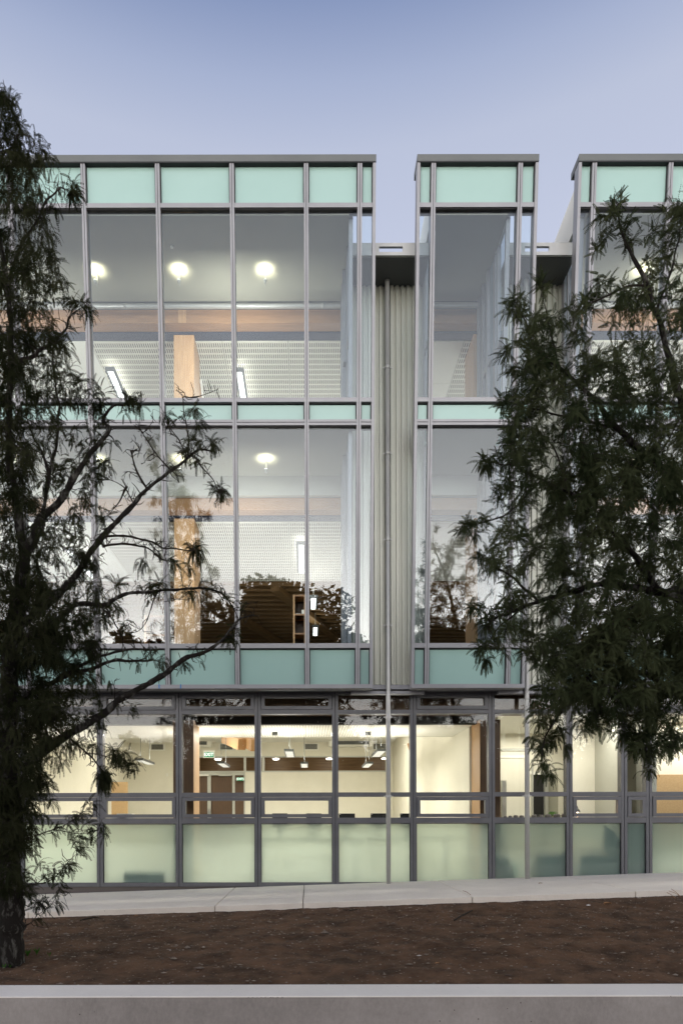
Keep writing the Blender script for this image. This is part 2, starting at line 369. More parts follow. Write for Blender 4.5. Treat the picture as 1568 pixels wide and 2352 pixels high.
# stones, bark chips and clods in the soil: nobody could count them
def blob(m, c, r, sq, rnd):
    n = len(m.v)
    for d in ((1,0,0),(-1,0,0),(0,1,0),(0,-1,0),(0,0,1),(0,0,-1)):
        k = r*rnd.uniform(.7, 1.25); m.v.append((c[0]+d[0]*k*sq[0], c[1]+d[1]*k*sq[1], c[2]+d[2]*k*sq[2]))
    m.f += [(n+a, n+b, n+c2) for a, b, c2 in ((0,2,4),(2,1,4),(1,3,4),(3,0,4),(2,0,5),(1,2,5),(3,1,5),(0,3,5))]
rnd = random.Random(3); m = MB()
for i in range(6500):
    x = rnd.uniform(-6, 7); y = 5.3 + 3.4*rnd.random()**.8; r = rnd.choice((.004,.005,.006,.008,.011)) * rnd.uniform(.7, 1.4)
    if rnd.random() < .012: r *= 2.2
    blob(m, (x, y, Z(soil_h(x, y))+r*.25), r, (rnd.uniform(.7,2.2), rnd.uniform(.7,1.5), .6), rnd)
m.build('stones', M['stones'], kind='stuff', label='small stones, clods and bark chips scattered over the brown soil', cat='stones')
m = MB(); r3 = random.Random(9)
for i in range(2600):
    x = r3.uniform(-5, 6.5); y = 5.3 + 3.4*r3.random(); z = Z(soil_h(x, y))+.004; a = r3.uniform(0, 6.28); l = r3.uniform(.006, .02); w = l*.3
    dx, dy = math.cos(a), math.sin(a); n = len(m.v); t = r3.uniform(-.004, .006)
    m.v += [(x-dx*l, y-dy*l, z), (x+dy*w, y-dx*w, z+t), (x+dx*l, y+dy*l, z+abs(t)), (x-dy*w, y+dx*w, z+.003)]; m.f.append((n, n+1, n+2, n+3))
m.build('leaf_litter', M['litter'], kind='stuff', label='tiny dry leaflets and chips lying flat all over the soil', cat='leaf litter')
# retaining wall
wall = empty('retaining_wall', (0, 5.1, 0), label='low smooth concrete retaining wall in front of the soil bed', cat='wall')
hw = Z(-1.266); m = MB(); n = 60
top = MB()
xs = [-14+28*i/n for i in range(n+1)]
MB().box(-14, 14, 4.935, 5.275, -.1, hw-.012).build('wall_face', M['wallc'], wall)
MB().box(-14, 14, 4.930, 5.280, hw-.012, hw).build('lit_wall_top', M['wallt'], wall, bevel=.006)  # thin layer only for the paler lit-top colour
m = MB(); 
for i in range(9): blob(m, (-.43+.03*i+rnd.uniform(-.01,.01), 4.932, hw-.012), .011, (1.4,.35,.7), rnd)
m.build('mortar_patch', M['wallc'], wall)
# sticks and leaves on the soil
def stick(pts, r, label, name='stick'):
    P = [(x, y, Z(soil_h(x, y))+r*.9+dz) for x, y, dz in pts]
    MB().tube(P, [r*.7]+[r]*(len(P)-2)+[r*.5], 6).build(name, M['twig'], label=label, cat='stick')
def soil_at(px, py):
    lo, hi = 5.2, 8.8
    for _ in range(30):
        mid = (lo+hi)/2; p = U(px, py, mid)
        if p[2] > Z(soil_h(p[0], p[1])): lo = mid
        else: hi = mid
    return U(px, py, lo)
def sticks(px, r, label):
    stick([(*soil_at(x, y)[:2], 0) for x, y in px], r, label)
sticks([(1042,2118),(1062,2106),(1084,2095)], .011, 'thick dark stick lying slanted on the soil right of centre')
sticks([(183,2114),(205,2109),(225,2106)], .009, 'short dark stick lying on the soil left of centre')
sticks([(266,2098),(290,2099),(309,2097)], .007, 'thin dark stick on the soil left of the path joint')
sticks([(1343,2071),(1362,2074),(1382,2079)], .004, 'thin pale twig on the soil beside the curled orange leaf')
sticks([(786,2092),(805,2093),(826,2091)], .007, 'dark twig half buried in the middle of the soil bed')
def leaf(px, py, s, a, label):
    x, y, z = soil_at(px, py); m = MB()
    for i in range(5):
        t = i/4; w = s*.35*math.sin(math.pi*min(.98, t+.06)); cx = (t-.5)*s
        for sgn in (-1, 0, 1):
            lx, ly = cx, sgn*w; zz = .008 + abs(sgn)*s*.15 + .1*s*math.sin(3*t)
            m.v.append((x+lx*math.cos(a)-ly*math.sin(a), y+lx*math.sin(a)+ly*math.cos(a), z+zz))
    for i in range(4):
        for k in range(2): q = i*3+k; m.f.append((q, q+1, q+4, q+3))
    m.build('fallen_leaf', M['dryleaf'], label=label, cat='leaf', group='dry leaves fallen on the soil')
M['dryleaf'] = mat('dry_leaf', (.30,.15,.06), .8)
leaf(1394, 2082, .10, .2, 'curled orange leaf at the end of the pale twig on the right of the soil')
leaf(312, 2104, .05, 1.0, 'small tan leaf beside the thin dark stick left of the path joint')
leaf(1003, 2218, .05, .6, 'small orange leaf near the wall, below the thick slanted stick')
leaf(1240, 2034, .05, .1, 'small orange leaf on the soil close to the path edge, right of centre')
leaf(706, 2077, .05, .1, 'small orange leaf on the soil just below the path joint')
# small weeds at the trunk foot
M['weed'] = leafmat('weed_green', (.03,.085,.012), (.05,.13,.02))
def weed(px, py, s, label, nb=26):
    x, y, z = soil_at(px, py); r2 = random.Random(px); m = MB()
    for i in range(nb):
        a = r2.uniform(0, 6.28); l = s*r2.uniform(.5, 1); tip = Vector((x+math.cos(a)*l*.5, y+math.sin(a)*l*.5, z+l*.8)); w = l*.07
        b0 = Vector((x, y, z)); mid = (b0+tip)/2+Vector((0,0,l*.15)); sd = Vector((-math.sin(a), math.cos(a), 0))*w
        n = len(m.v); m.v += [tuple(b0), tuple(mid-sd), tuple(tip), tuple(mid+sd)]; m.f.append((n, n+1, n+2, n+3))
    m.build('weed', M['weed'], label=label, cat='weed', group='green weeds at the foot of the left tree')
weed(62, 2196, .10, 'green weed touching the right side of the left trunk'); weed(83, 2192, .09, 'middle one of three green weeds right of the left trunk')
weed(112, 2196, .07, 'small green weed farthest right of the left trunk', 10); weed(8, 2224, .06, 'tiny green weed in front of the left trunk, at its left edge', 10)
weed(22, 2222, .06, 'tiny green weed in front of the left trunk, at its right edge', 10)
def blades(pts, label):
    m = MB()
    for a, b in pts:
        p = Vector(soil_at(*a)); q = Vector(U(*b, p.y-.02)); m.tube([p, (p+q)/2+Vector((0,0,.01)), q], .003, 4)
    m.build('dry_grass', M['dryleaf'], label=label, cat='dry grass', kind='stuff' if len(pts) > 1 else None)
blades([((1080,2058),(1062,2048))], 'dry grass blade leaning on the path edge right of centre')
blades([((1560,2062),(1535,2051)),((1562,2064),(1540,2046)),((1550,2068),(1530,2054))], 'tuft of dry grass by the path at the right edge')

# ------------------------------------------------------------------ building
B = empty('office_building', (0, 12, Z(-1.1)), label='two storeys of leaning glass bays over a glazed ground floor, lit from inside', cat='building')
def P(name, x0, x1, y0, y1, h0, h1, m, par=None, **k): return box(name, x0, x1, y0, y1, Z(h0), Z(h1), M[m], par or B, **k)
HB = dict(top=hb(354), cop=hb(372), p1t=hb(375), p1b=hb(471), g3t=hb(481.5), g3b=hb(917), m1t=hb(926.5), m1b=hb(967), g2t=hb(980), g2b=hb(1479.5), b1t=hb(1490), b1b=hb(1574), bot=hb(1583))
HB['top'] *= .9945; HB['cop'] *= .996
lefts = [.992, .779]+[-.013-1.0965*i for i in range(9)]
bays = [dict(xs=sorted(lefts), wl=False, wr=True, room=(-8.7, .63)),
        dict(xs=[1.645,1.865,3.145,3.385], wl=True, wr=True, room=(1.93,3.0)),
        dict(xs=[4.02,4.235]+[5.36+1.0965*i for i in range(4)], wl=True, wr=False, room=(4.17,8.6))]
def tri_seg(x0, x1, ha, hbb, matk, name, o0=.012, o1=.030):
    return MB().lean(x0, x1, ha, hbb, o0, o1).build(name, M[matk], B)
for bi, b in enumerate(bays):
    xs = b['xs']; xl, xr = xs[0], xs[-1]
    # coping and bottom trim
    MB().lean(xl-.025, xr+.025, HB['cop'], HB['top'], -.062, .25).build('coping', M['coping'], B)
    MB().lean(xl-.02, xr+.02, HB['cop']-.014, HB['cop']-.001, -.06, .2).build('shadow_gap', M['gasket'], B)
    MB().lean(xl-.025, xr+.025, HB['bot'], HB['b1b'], -.065, .14).build('bottom_trim', M['alu'], B)
    for i, x in enumerate(xs):
        edge = i in (0, len(xs)-1); w = .022 if edge else .033
        m = MB(); hh0, hh1 = HB['b1b']+.001, HB['cop']-.0145
        if edge:
            m.lean(x-w, x+w, hh0, hh1, -.055, .11).build('corner_post', M['alu'], B)
        else:
            m.lean(x-w, x-.004, hh0, hh1, -.05, .12); m.lean(x+.004, x+w, hh0, hh1, -.05, .12)
            o = m.build('mullion', M['alu'], B)
            MB().lean(x-.004, x+.004, hh0, hh1, -.04, .1).build('gasket', M['gasket'], o)
    for i in range(len(xs)-1):
        a = xs[i]+(.022 if i == 0 else .033)+.001; c = xs[i+1]-(.022 if i == len(xs)-2 else .033)-.001
        for h0, h1 in ((HB['p1b'], HB['g3t']), (HB['g3b'], HB['m1t']), (HB['b1t'], HB['g2b'])):
            lo, hi = min(h0,h1), max(h0,h1)
            o = MB().lean(a, c, lo, hi, -.045, .11).build('transom', M['alu'], B)
            MB().lean(a, c, lo-.011, lo-.001, -.02, .05).build('gasket', M['gasket'], o)
        o = MB().lean(a, c, HB['g2t'], HB['m1b']-.045, -.045, .11).lean(a, c, HB['m1b']-.035, HB['m1b'], -.045, .11).build('transom', M['alu'], B)
        MB().lean(a, c, HB['g2t']-.011, HB['g2t']-.001, -.02, .05).build('gasket', M['gasket'], o)
        for h0, h1 in ((HB['p1b'], HB['cop']-.016), (HB['m1b'], HB['m1t']-.019), (HB['b1b'], HB['b1t']-.019)):
            tri_seg(a, c, h0, h1, 'spandrel', 'spandrel_panel')
            # rubber edge round the panel
            m = MB(); e = .012
            m.lean(a, a+e, h0, h1, -.012, .010); m.lean(c-e, c, h0, h1, -.012, .010); m.lean(a+e, c-e, h0, h0+.006, -.012, .010); 
            m.build('gasket', M['gasket'], B)
        for h0, h1 in ((HB['g3b'], HB['g3t']-.019), (HB['g2b'], HB['g2t']-.019)):
            tri_seg(a, c, h0, h1, 'glass', 'window_pane', .010, .022)
    # bay body: roof, side walls, soffit, ceilings, floor edges
    ra, rb = b['room']; HC3, HC2 = 9.06, 6.02
    MB().hexa([(ra,DB(9.4)+.14,Z(9.10)),(rb,DB(9.4)+.14,Z(9.10)),(rb,11.95,Z(9.10)),(ra,11.95,Z(9.10)),
               (ra,DB(9.4)+.14,Z(9.72)),(rb,DB(9.4)+.14,Z(9.72)),(rb,11.95,Z(9.55)),(ra,11.95,Z(9.55))]).build('bay_roof', M['coping'], B)
    P('bay_ceiling', ra, rb, DB(HC3)+.05, 11.9, HC3, 9.098, 'ceil')
    P('bay_ceiling', ra, rb, DB(HC2)+.06, 11.9, HC2, 6.06, 'ceil')
    P('floor_slab', ra, rb, DB(6.4)+.13, 12.0, 6.062, 6.40, 'stain')
    P('floor_slab', ra, rb, DB(2.4)+.05, 12.0, 2.11, 2.70, 'coping')
    for side in ((ra,) if bi else ()) + ((rb,) if bi != 2 else ()):
        s = 1 if side == rb else -1
        back = 11.04; x0_, x1_ = (side, side+.06) if s > 0 else (side-.06, side)
        def sw(h0, h1, y0, y1, name, mk, t0=0, t1=0): return MB().box(x0_+t0, x1_-t1, y0, y1, Z(h0), Z(h1)).build(name, M[mk], B)
        m = MB(); a0, a1 = DB(9.1)+.14, DB(9.7)+.14
        m.hexa([(x0_,a0,Z(9.1)),(x1_,a0,Z(9.1)),(x1_,11.95,Z(9.1)),(x0_,11.95,Z(9.1)),(x0_,a1,Z(9.74)),(x1_,a1,Z(9.74)),(x1_,11.95,Z(9.57)),(x0_,11.95,Z(9.57))])
        m.build('side_fascia', M['white'], B)
        # glazed side: posts follow the lean
        def slant(h0, h1, o0, o1, name, mk, t=0): return MB().hexa([(x0_+t,DB(h0)+o0,Z(h0)),(x1_-t,DB(h0)+o0,Z(h0)),(x1_-t,DB(h0)+o1,Z(h0)),(x0_+t,DB(h0)+o1,Z(h0)),(x0_+t,DB(h1)+o0,Z(h1)),(x1_-t,DB(h1)+o0,Z(h1)),(x1_-t,DB(h1)+o1,Z(h1)),(x0_+t,DB(h1)+o1,Z(h1))]).build(name, M[mk], B)
        slant(2.71, 9.09, .13, .19, 'side_post', 'alu')
        P('side_post', x0_, x1_, back-.10, back-.0, 2.71, 9.09, 'alu')
        P('side_post', x0_, x1_, 10.78, 10.83, 6.42, 9.09, 'alu')
        P('side_transom', x0_, x1_, 10.84, back-.11, 7.45, 7.53, 'alu'); 
        MB().box(x0_, x1_, DB(7.5)+.2, 10.775, Z(7.45), Z(7.53)).build('side_transom', M['alu'], B)
        P('side_spandrel', x0_+.002, x1_-.002, DB(6.0)+.2, back-.11, 6.0, 6.42, 'spandrel')
        for (h0, h1) in ((6.43, 9.08), (2.72, 5.99)):
            MB().hexa([(x0_+.025,DB(h0)+.195,Z(h0)),(x1_-.025,DB(h0)+.195,Z(h0)),(x1_-.025,back-.105,Z(h0)),(x0_+.025,back-.105,Z(h0)),
                       (x0_+.025,DB(h1)+.195,Z(h1)),(x1_-.025,DB(h1)+.195,Z(h1)),(x1_-.025,back-.105,Z(h1)),(x0_+.025,back-.105,Z(h1))]).build('side_pane', M['glassi'], B)
        P('lining_wall', x0_, x1_, back+.02, 11.9, 2.71, 9.09, 'lining')

# recesses between bays: roof edge, soffit and corrugated cladding
def corrugated(xa, xb, name='cladding_sheet'):
    m = MB(); p = .0885; xs = []; x = xa
    prof = [(0,0),(.22,0),(.32,1),(.78,1),(.88,0)]
    k = 0
    while x < xb:
        for t, d in prof:
            q = xa+(k+t)*p
            if q <= xb: xs.append((q, d*.032))
        k += 1; x = xa+k*p
    for z in (Z(2.20), Z(8.66)):
        for q, d in xs: m.v.append((q, 11.06-d, z))
    n = len(xs)
    for i in range(n-1): m.f.append((i, i+1, n+i+1, n+i))
    o = m.build(name, M['clad'], B)
    sc = MB()
    for hh in (7.9, 6.72, 5.33, 3.95, 2.5, 9e9):
        if hh > 9: break
        for j in range(0, k, 2):
            xx = xa+(j+.55)*p; sc.lathe((xx, 11.034, Z(hh)), [(0,-.006),(.006,-.004),(.007,.004),(0,.006)], 6)
    sc.build('screws', M['gasket'], o, kind='stuff')
for xa, xb, sx in ((.695, 1.868, 0), (3.062, 4.108, 0)):
    corrugated(xa, xb)
    P('recess_soffit', xa-.005, xb+.005, 10.50, 11.9, 8.66, 8.70, 'soff' if 'soff' in M else 'coping')
    # roof edge with a long overflow slot
    y0_, y1_ = 10.44, 10.48; h0, h1 = hg(0)*0+8.655, 8.845; s0, s1 = (1.10, 1.46) if sx == xa-xa and xa < 2 else (3.33, 3.70)
    fb = MB(); fb.box(xa, s0, y0_, y1_, Z(h0), Z(h1)).box(s1, xb, y0_, y1_, Z(h0), Z(h1)).box(s0, s1, y0_, y1_, Z(h0), Z(h0+.052)).box(s0, s1, y0_, y1_, Z(h1-.055), Z(h1))
    fb.build('roof_fascia', M['pipe'], B)
    P('gutter_floor', xa, xb, 10.48, 11.9, 8.701, 8.705, 'stain')
    P('base_flashing', xa, xb, 11.00, 11.10, 2.12, 2.19, 'alu'); P('base_flashing', xa, xb, 10.97, 11.10, 2.04, 2.085, 'alu')
# shell of the upper floors
P('roof_slab', -9, 9, 11.96, 26, 9.102, 9.2, 'coping')
P('end_wall', -9.2, -9, 10.9, 26, 2.1, 9.0, 'white'); P('end_wall', 9, 9.2, 10.9, 26, 2.1, 9.0, 'white')
P('rear_wall', -9, 9, 25.8, 26, -1.1, 9.1, 'cream')
P('upper_floor', -9, 9, 12.01, 25.8, 6.0, 6.3, 'carpet'); P('upper_floor', -9, 9, 12.01, 25.8, 2.66, 2.72, 'carpet')
P('rear_partition', -9, 9, 19.0, 19.1, 6.3, 8.85, 'cream')
# interior: timber beams, ceilings, columns
for lv, hbm, hc in ((3, 8.76, 8.72), (2, 5.47, 5.43)):
    top = 8.995 if lv == 3 else 5.68
    P('timber_beam', -8.9, 8.9, 12.0, 12.21, hbm, top, 'woodx')
    P('bulkhead', -8.9, 8.9, 11.905, 11.99, top+.002, 9.05 if lv == 3 else 6.05, 'stain')
    P('bulkhead', -8.9, 8.9, 12.215, 12.40, hc+.01, 8.99 if lv == 3 else 5.99, 'navy')
    if lv == 3:
        MB().tube([(-8.9,11.84,Z(8.94)),(8.9,11.84,Z(8.94))], .035, 10).build('conduit', M['pipe'], B, smooth=True)
    # tiles
    def tiles(xa, xb, ya, yb, mk):
        y = ya
        while y < yb-.05:
            x = xa
            while x < xb-.05:
                x2 = min(x+1.2, xb); y2 = min(y+1.2, yb)
                P('ceiling_tile', x+.004, x2-.004, y+.004, y2-.004, hc, hc+.02, mk); x = x2
            y = min(y+1.2, yb)
    ye = 16 if lv == 3 else 15.45
    tiles(-8.7, -3.95, 12.41, ye, 'white'); tiles(-3.95, 1.9, 12.41, ye, 'slot'); tiles(1.9, 2.85, 12.41, ye, 'white'); tiles(2.85, 8.8, 12.41, ye, 'slot')
P('upper_ceiling', -9, 9, 16.01, 19, 8.72, 8.8, 'cream')
P('timber_deck', -9, 9, 15.46, 21.5, 5.60, 5.64, 'wooddark')
for k in range(16):
    P('joist', -9, 9, 15.6+k*.36, 15.65+k*.36, 5.38, 5.595, 'woodpanel')
for xa in (-2.6, -.75, 1.4): MB().bar((xa, 15.6, Z(5.32)), (xa+1.9, 20.5, Z(5.25)), .22, .12).build('diagonal_brace', M['woodpanel'], B)
P('rear_partition', -9, 9, 21.5, 21.6, 2.7, 5.6, 'woodpanel')
for cx in (-2.39, 2.97, -7.7, 7.9):
    P('timber_column', cx, cx+.36, 12.22, 12.88, 6.31, 8.71, 'woodz'); P('timber_column', cx, cx+.36, 12.22, 12.88, 2.73, 5.42, 'woodz')
    P('column_notch', cx+.12, cx+.26, 11.992, 11.999, 8.765, 8.99, 'woodz')
for cx in (-7.44, -2.27, 2.897, 8.06):
    P('timber_column', cx, cx+.335, 11.5, 12.1, -1.1, 1.70, 'wooddark')
    P('lit_column_side', cx+.336, cx+.341, 11.505, 12.1, -1.1, 1.70, 'woodz'); P('lit_column_side', cx-.006, cx-.001, 11.505, 12.1, -1.1, 1.70, 'woodz')  # thin pale sheets paint the room light falling on the column sides

# ------------------------------------------------------------------ ground floor facade
gx = [-8.536,-7.26,-5.98,-4.70,-3.407,-2.115,-.826,.442,1.717,3.000,4.269,5.164,5.571,6.85,8.13]
HG = dict(top=2.105, t1=hg(1632), t2=hg(1641), t3=hg(1821), t4=hg(1831), t5=hg(1879), t6=hg(1892), t7=hg(2027), bot=hg(2036))
Y0 = 11.2
for x in gx:
    m = MB(); m.box(x-.05, x-.005, Y0-.04, Y0+.10, Z(HG['bot']), Z(HG['top'])).box(x+.005, x+.05, Y0-.04, Y0+.10, Z(HG['bot']), Z(HG['top']))
    o = m.build('mullion', M['alug'], B); MB().box(x-.005, x+.005, Y0-.03, Y0+.09, Z(HG['bot']), Z(HG['top'])).build('gasket', M['gasket'], o)
fixed = (7, 9)
for i in range(len(gx)-1):
    a, c = gx[i]+.051, gx[i+1]-.051
    def T(h0, h1, nm='transom'): return P(nm, a, c, Y0-.038, Y0+.09, h0, h1, 'alug')
    T(HG['t2'], HG['t1']); T(HG['t4'], HG['t3']); T(HG['t6'], HG['t5']); T(HG['bot'], HG['t7'], 'sill_rail'); T(HG['top']-.03, HG['top'])
    for (h0, h1) in ((HG['t1'], HG['top']-.03), (HG['t5'], HG['t4'])):
        if i in fixed:
            P('window_pane', a, c, Y0, Y0+.012, h0+.001, h1-.001, 'glassg')
        else:
            w = .062; m = MB(); e = .006
            m.box(a+e, a+w, Y0-.052, Y0+.03, Z(h0+e), Z(h1-e)).box(c-w, c-e, Y0-.052, Y0+.03, Z(h0+e), Z(h1-e)).box(a+w, c-w, Y0-.052, Y0+.03, Z(h0+e), Z(h0+w)).box(a+w, c-w, Y0-.052, Y0+.03, Z(h1-w), Z(h1-e))
            s = m.build('opening_sash', M['alug'], B); MB().box(a+w, c-w, Y0, Y0+.012, Z(h0+w), Z(h1-w)).build('pane', M['glassg'], s)
            m = MB(); m.box(a, a+e, Y0-.01, Y0+.02, Z(h0), Z(h1)).box(c-e, c, Y0-.01, Y0+.02, Z(h0), Z(h1)); m.build('gasket', M['gasket'], s)
    P('window_pane', a, c, Y0, Y0+.012, HG['t3']+.001, HG['t2']-.001, 'glassg')
    P('frosted_pane', a, c, Y0, Y0+.012, HG['t7']+.001, HG['t6']-.001, 'frost')
    m = MB(); m.box(a, a+.008, Y0-.015, Y0-.001, Z(HG['t7']), Z(HG['t6'])).box(c-.008, c, Y0-.015, Y0-.001, Z(HG['t7']), Z(HG['t6'])).box(a, c, Y0-.015, Y0-.001, Z(HG['t6']-.012), Z(HG['t6']-.001)); m.build('gasket', M['gasket'], B)
P('plinth', -9, 9, Y0-.01, Y0+.2, -1.5, HG['bot']-.002, 'plinth')
P('head_beam', -9, 9, 11.14, 11.32, 2.106, 2.11, 'alug')
P('timber_beam', -8.9, 8.9, 11.46, 11.68, 1.79, 2.10, 'wooddark')
P('ground_floor', -9, 9, 11.4, 25.8, -1.15, -1.05, 'carpet')
P('end_wall', -9.2, -9, 10.9, 26, -1.6, 2.09, 'white'); P('end_wall', 9, 9.2, 10.9, 26, -1.6, 2.09, 'white')
P('inner_sill', -8.9, 8.9, 11.31, 11.50, -.02, .045, 'white')
# ground floor rooms
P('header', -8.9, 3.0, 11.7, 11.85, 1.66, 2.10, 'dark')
def gtiles(xa, xb, ya, yb):
    y = ya
    while y < yb-.05:
        x = xa
        while x < xb-.05:
            x2 = min(x+1.2, xb); P('ceiling_tile', x+.003, x2-.003, y+.003, min(y+.85, yb)-.003, 1.66, 1.69, 'perf'); x = x2
        y = min(y+.85, yb)
gtiles(-6.06, 1.85, 11.86, 13.5)
P('ceiling_margin', 1.853, 2.85, 11.86, 13.5, 1.66, 1.69, 'white')
P('ceiling_step', -6.06, 2.85, 13.50, 13.55, 1.66, 2.64, 'white')
P('room_ceiling', -6.1, 2.85, 13.5, 23, 2.64, 2.66, 'white')
P('side_wall', -6.16, -6.06, 11.86, 23, -1.05, 2.64, 'cream')
P('side_wall', 2.855, 2.93, 12.11, 23, -1.05, 2.64, 'cream')
YB = 22.9
ZB = YB/F
def wx(x): return UX(x, YB, 1750)
def wh(y): return (PY-y)*ZB
P('rear_room_wall', -6.06, 2.85, YB, YB+.1, wh(1738), 2.64, 'cream')
P('rear_room_wall', wx(563), 2.85, YB, YB+.1, -1.05, wh(1772), 'cream')
P('rear_room_wall', wx(886), 2.85, YB, YB+.1, wh(1772), wh(1738), 'cream')
P('rear_room_wall', -6.06, wx(440), YB, YB+.1, -1.05, wh(1738), 'cream')
P('clerestory_frame', wx(440), wx(886), YB-.02, YB+.05, wh(1740), wh(1738)+.01, 'stain'); P('clerestory_frame', wx(440), wx(886), YB-.02, YB+.05, wh(1774), wh(1771), 'stain')
for x in (563, 605): P('clerestory_mullion', wx(x)-.04, wx(x)+.04, YB-.02, YB+.05, wh(1771), wh(1740), 'stain')
P('corridor_wall', -5, 3, 25.0, 25.1, -1.05, 2.6, 'woodpanel'); P('corridor_beam', -5, 3, 24.7, 24.78, 1.72, 1.80, 'stain')
P('corridor_ceiling', -5, 3, YB+.11, 25, 2.45, 2.5, 'woodpanel')
for k, x in enumerate((501, 634, 757, 884)):
    q = U(x, 1743, 24.0)
    MB().lathe((q[0], 24.0, q[2]), [(0,-.03),(.10,-.03),(.12,0),(0,.02)], 16).build('downlight', M['glow'], None, label=['round glowing downlight in the corridor above the double door', 'round corridor downlight left of centre in the high strip window', 'round corridor downlight right of centre in the high strip window', 'round corridor downlight half hidden behind the grey downpipe'][k], cat='light', group='round corridor downlights')
    lamp('corridor_lamp', (q[0], 24.0, q[2]-.1), 14, .1, kind='POINT')
# door set
D_ = empty('double_door', (wx(510), YB, Z(-1.05)), label='glazed double door with grey metal frame at the back of the lit room', cat='door')
def DP(n, xa, xb, ya, yb, mk, o0=-.03, o1=.05, par=None): return box(n, wx(xa), wx(xb), YB+o0, YB+o1, Z(wh(yb)), Z(wh(ya)), M[mk], par or D_)
DP('door_frame', 440, 563, 1774.5, 1781, 'stain'); DP('door_frame', 477, 485, 1781, 1925, 'stain'); DP('door_frame', 534, 540, 1781, 1925, 'stain')
DP('door_frame', 560.5, 563, 1781, 1925, 'stain')
DP('door_leaf', 440, 477, 1784, 1925, 'doorglass') if 'doorglass' in M else DP('door_leaf', 440, 477, 1784, 1925, 'wooddark', 0, .02)
DP('door_leaf', 487, 532, 1784, 1925, 'wooddark', 0, .02); DP('side_light', 540.2, 560.2, 1781, 1925, 'wooddark', 0, .02)
DP('door_closer', 503, 533, 1779, 1783, 'stain', -.12, -.04); DP('door_closer', 458, 480, 1779, 1783, 'white', -.12, -.04)
for x in (479, 483): DP('door_handle', x, x+1.2, 1858, 1872, 'alu', -.09, -.05)
def txt(s, x, y, z, size, m, parent, name='lettering'):
    cu = bpy.data.curves.new(name, 'FONT'); cu.body = s; cu.size = size; cu.align_x = 'CENTER'; cu.align_y = 'CENTER'; cu.extrude = .002; cu.offset = size*.02
    t = bpy.data.objects.new(name, cu); COL.objects.link(t); t.rotation_euler = (R(90), 0, 0)
    bpy.context.view_layer.update()
    me = bpy.data.meshes.new_from_object(t); bpy.data.objects.remove(t)
    o = bpy.data.objects.new(name, me); COL.objects.link(o); o.rotation_euler = (R(90), 0, 0); me.materials.clear(); me.materials.append(m)
    o.parent = parent; o.location = Vector((x, y, z)) - absloc(parent); return o
def exitsign(x0, x1, y0, y1, D, s, label, plate=True):
    a, b = U(x0, y1, D), U(x1, y0, D); e = empty('exit_sign', ((a[0]+b[0])/2, D, a[2]), label=label, cat='exit sign')
    if plate: box('case', a[0]-.03, b[0]+.03, D+.01, D+.06, a[2]-.02, b[2]+.06, M['white'], e)
    box('face', a[0], b[0], D-.004, D+.01, a[2], b[2], M['green'], e)
    txt(s, (a[0]+b[0])/2, D-.008, (a[2]+b[2])/2, (b[2]-a[2])*.95*(1 if plate else .9), M['signwhite'], e)
exitsign(469.5, 491, 1727.5, 1738.5, 21.5, 'EXIT', 'green EXIT sign in a white case hanging above the double door')
exitsign(543.5, 560, 1785.5, 1793, 22.7, '(EXIT)', 'small green EXIT sign on the dark panel right of the double door', False)
# vents and air conditioners on the rear wall
for k, (xa, xb) in enumerate(((349,376),(507,535),(701,729),(858,886))):
    e = empty('air_vent', (wx(xa), YB, Z(wh(1723))), label=['black louvred wall vent farthest left, left of the first timber column', 'black louvred wall vent above the double door', 'black louvred wall vent between the two hanging lamps in the middle window', 'black louvred wall vent just left of the downpipe'][k], cat='vent', group='louvred vents high on the rear wall')
    box('vent_frame', wx(xa)-.06, wx(xb)+.06, YB-.03, YB-.002, Z(wh(1724)), Z(wh(1708)), M['white'], e); box('vent_core', wx(xa), wx(xb), YB-.036, YB-.031, Z(wh(1721.5)), Z(wh(1710)), M['black'], e)
    for j in range(5): box('louvre', wx(xa), wx(xb), YB-.05, YB-.037, Z(wh(1712+j*2)), Z(wh(1711.4+j*2)), M['stain'], e)
for xa, xb, lb in ((754, 857, 'long white wall air conditioner above the strip window'), (425, 489, 'white wall air conditioner left of the EXIT sign')):
    e = empty('air_conditioner', (wx(xa), YB, Z(wh(1718))), label=lb, cat='air conditioner')
    box('casing', wx(xa), wx(xb), YB-.30, YB-.002, Z(wh(1717)), Z(wh(1702)), M['white'], e, bevel=.03); box('grille', wx(xa)+.15, wx(xb)-.15, YB-.31, YB-.301, Z(wh(1713)), Z(wh(1705)), M['coping'], e)
# braces under the ceiling
MB().bar(U(517,1694,19), U(556,1710,17.5), .20, .28).bar(U(548,1692,19), U(588,1712,17), .24, .30).build('timber_brace', M['woody'], B)
MB().bar(U(1010,1692,18), U(945,1722,18.6), .28, .28).build('timber_brace', M['woody'], B)
# hanging lamps
def pendant(x, y, D, ln, label, top):
    p = U(x, y, D); e = empty('pendant_lamp', (p[0], D, p[2]), label=label, cat='lamp', group='slim lamps hanging in the lit room')
    box('housing', p[0]-.10, p[0]+.10, D, D+ln, p[2], p[2]+.05, M['coping'], e); box('diffuser', p[0]-.08, p[0]+.08, D+.04, D+ln-.04, p[2]-.008, p[2]-.001, M['pend'], e)
    m = MB()
    for dy in (.15, ln-.15): m.tube([(p[0], D+dy, p[2]+.05), (p[0], D+dy, Z(top))], .005, 5)
    m.build('cable', M['coping'], e)
    lamp('lamp_light', (p[0], D+ln/2, p[2]-.02), 58, .16, ln*.9, parent=e)
    u = lamp('lamp_light', (p[0], D+ln/2, p[2]+.12), 45, .16, ln*.9, rot=(math.pi,0,0), parent=e)
pendant(664, 1726, 14.0, 1.25, 'nearer hanging lamp in the middle window, beside the vent', 2.6)
pendant(699, 1754.5, 17.2, 1.25, 'farther hanging lamp in the middle window, below the vent', 2.6)
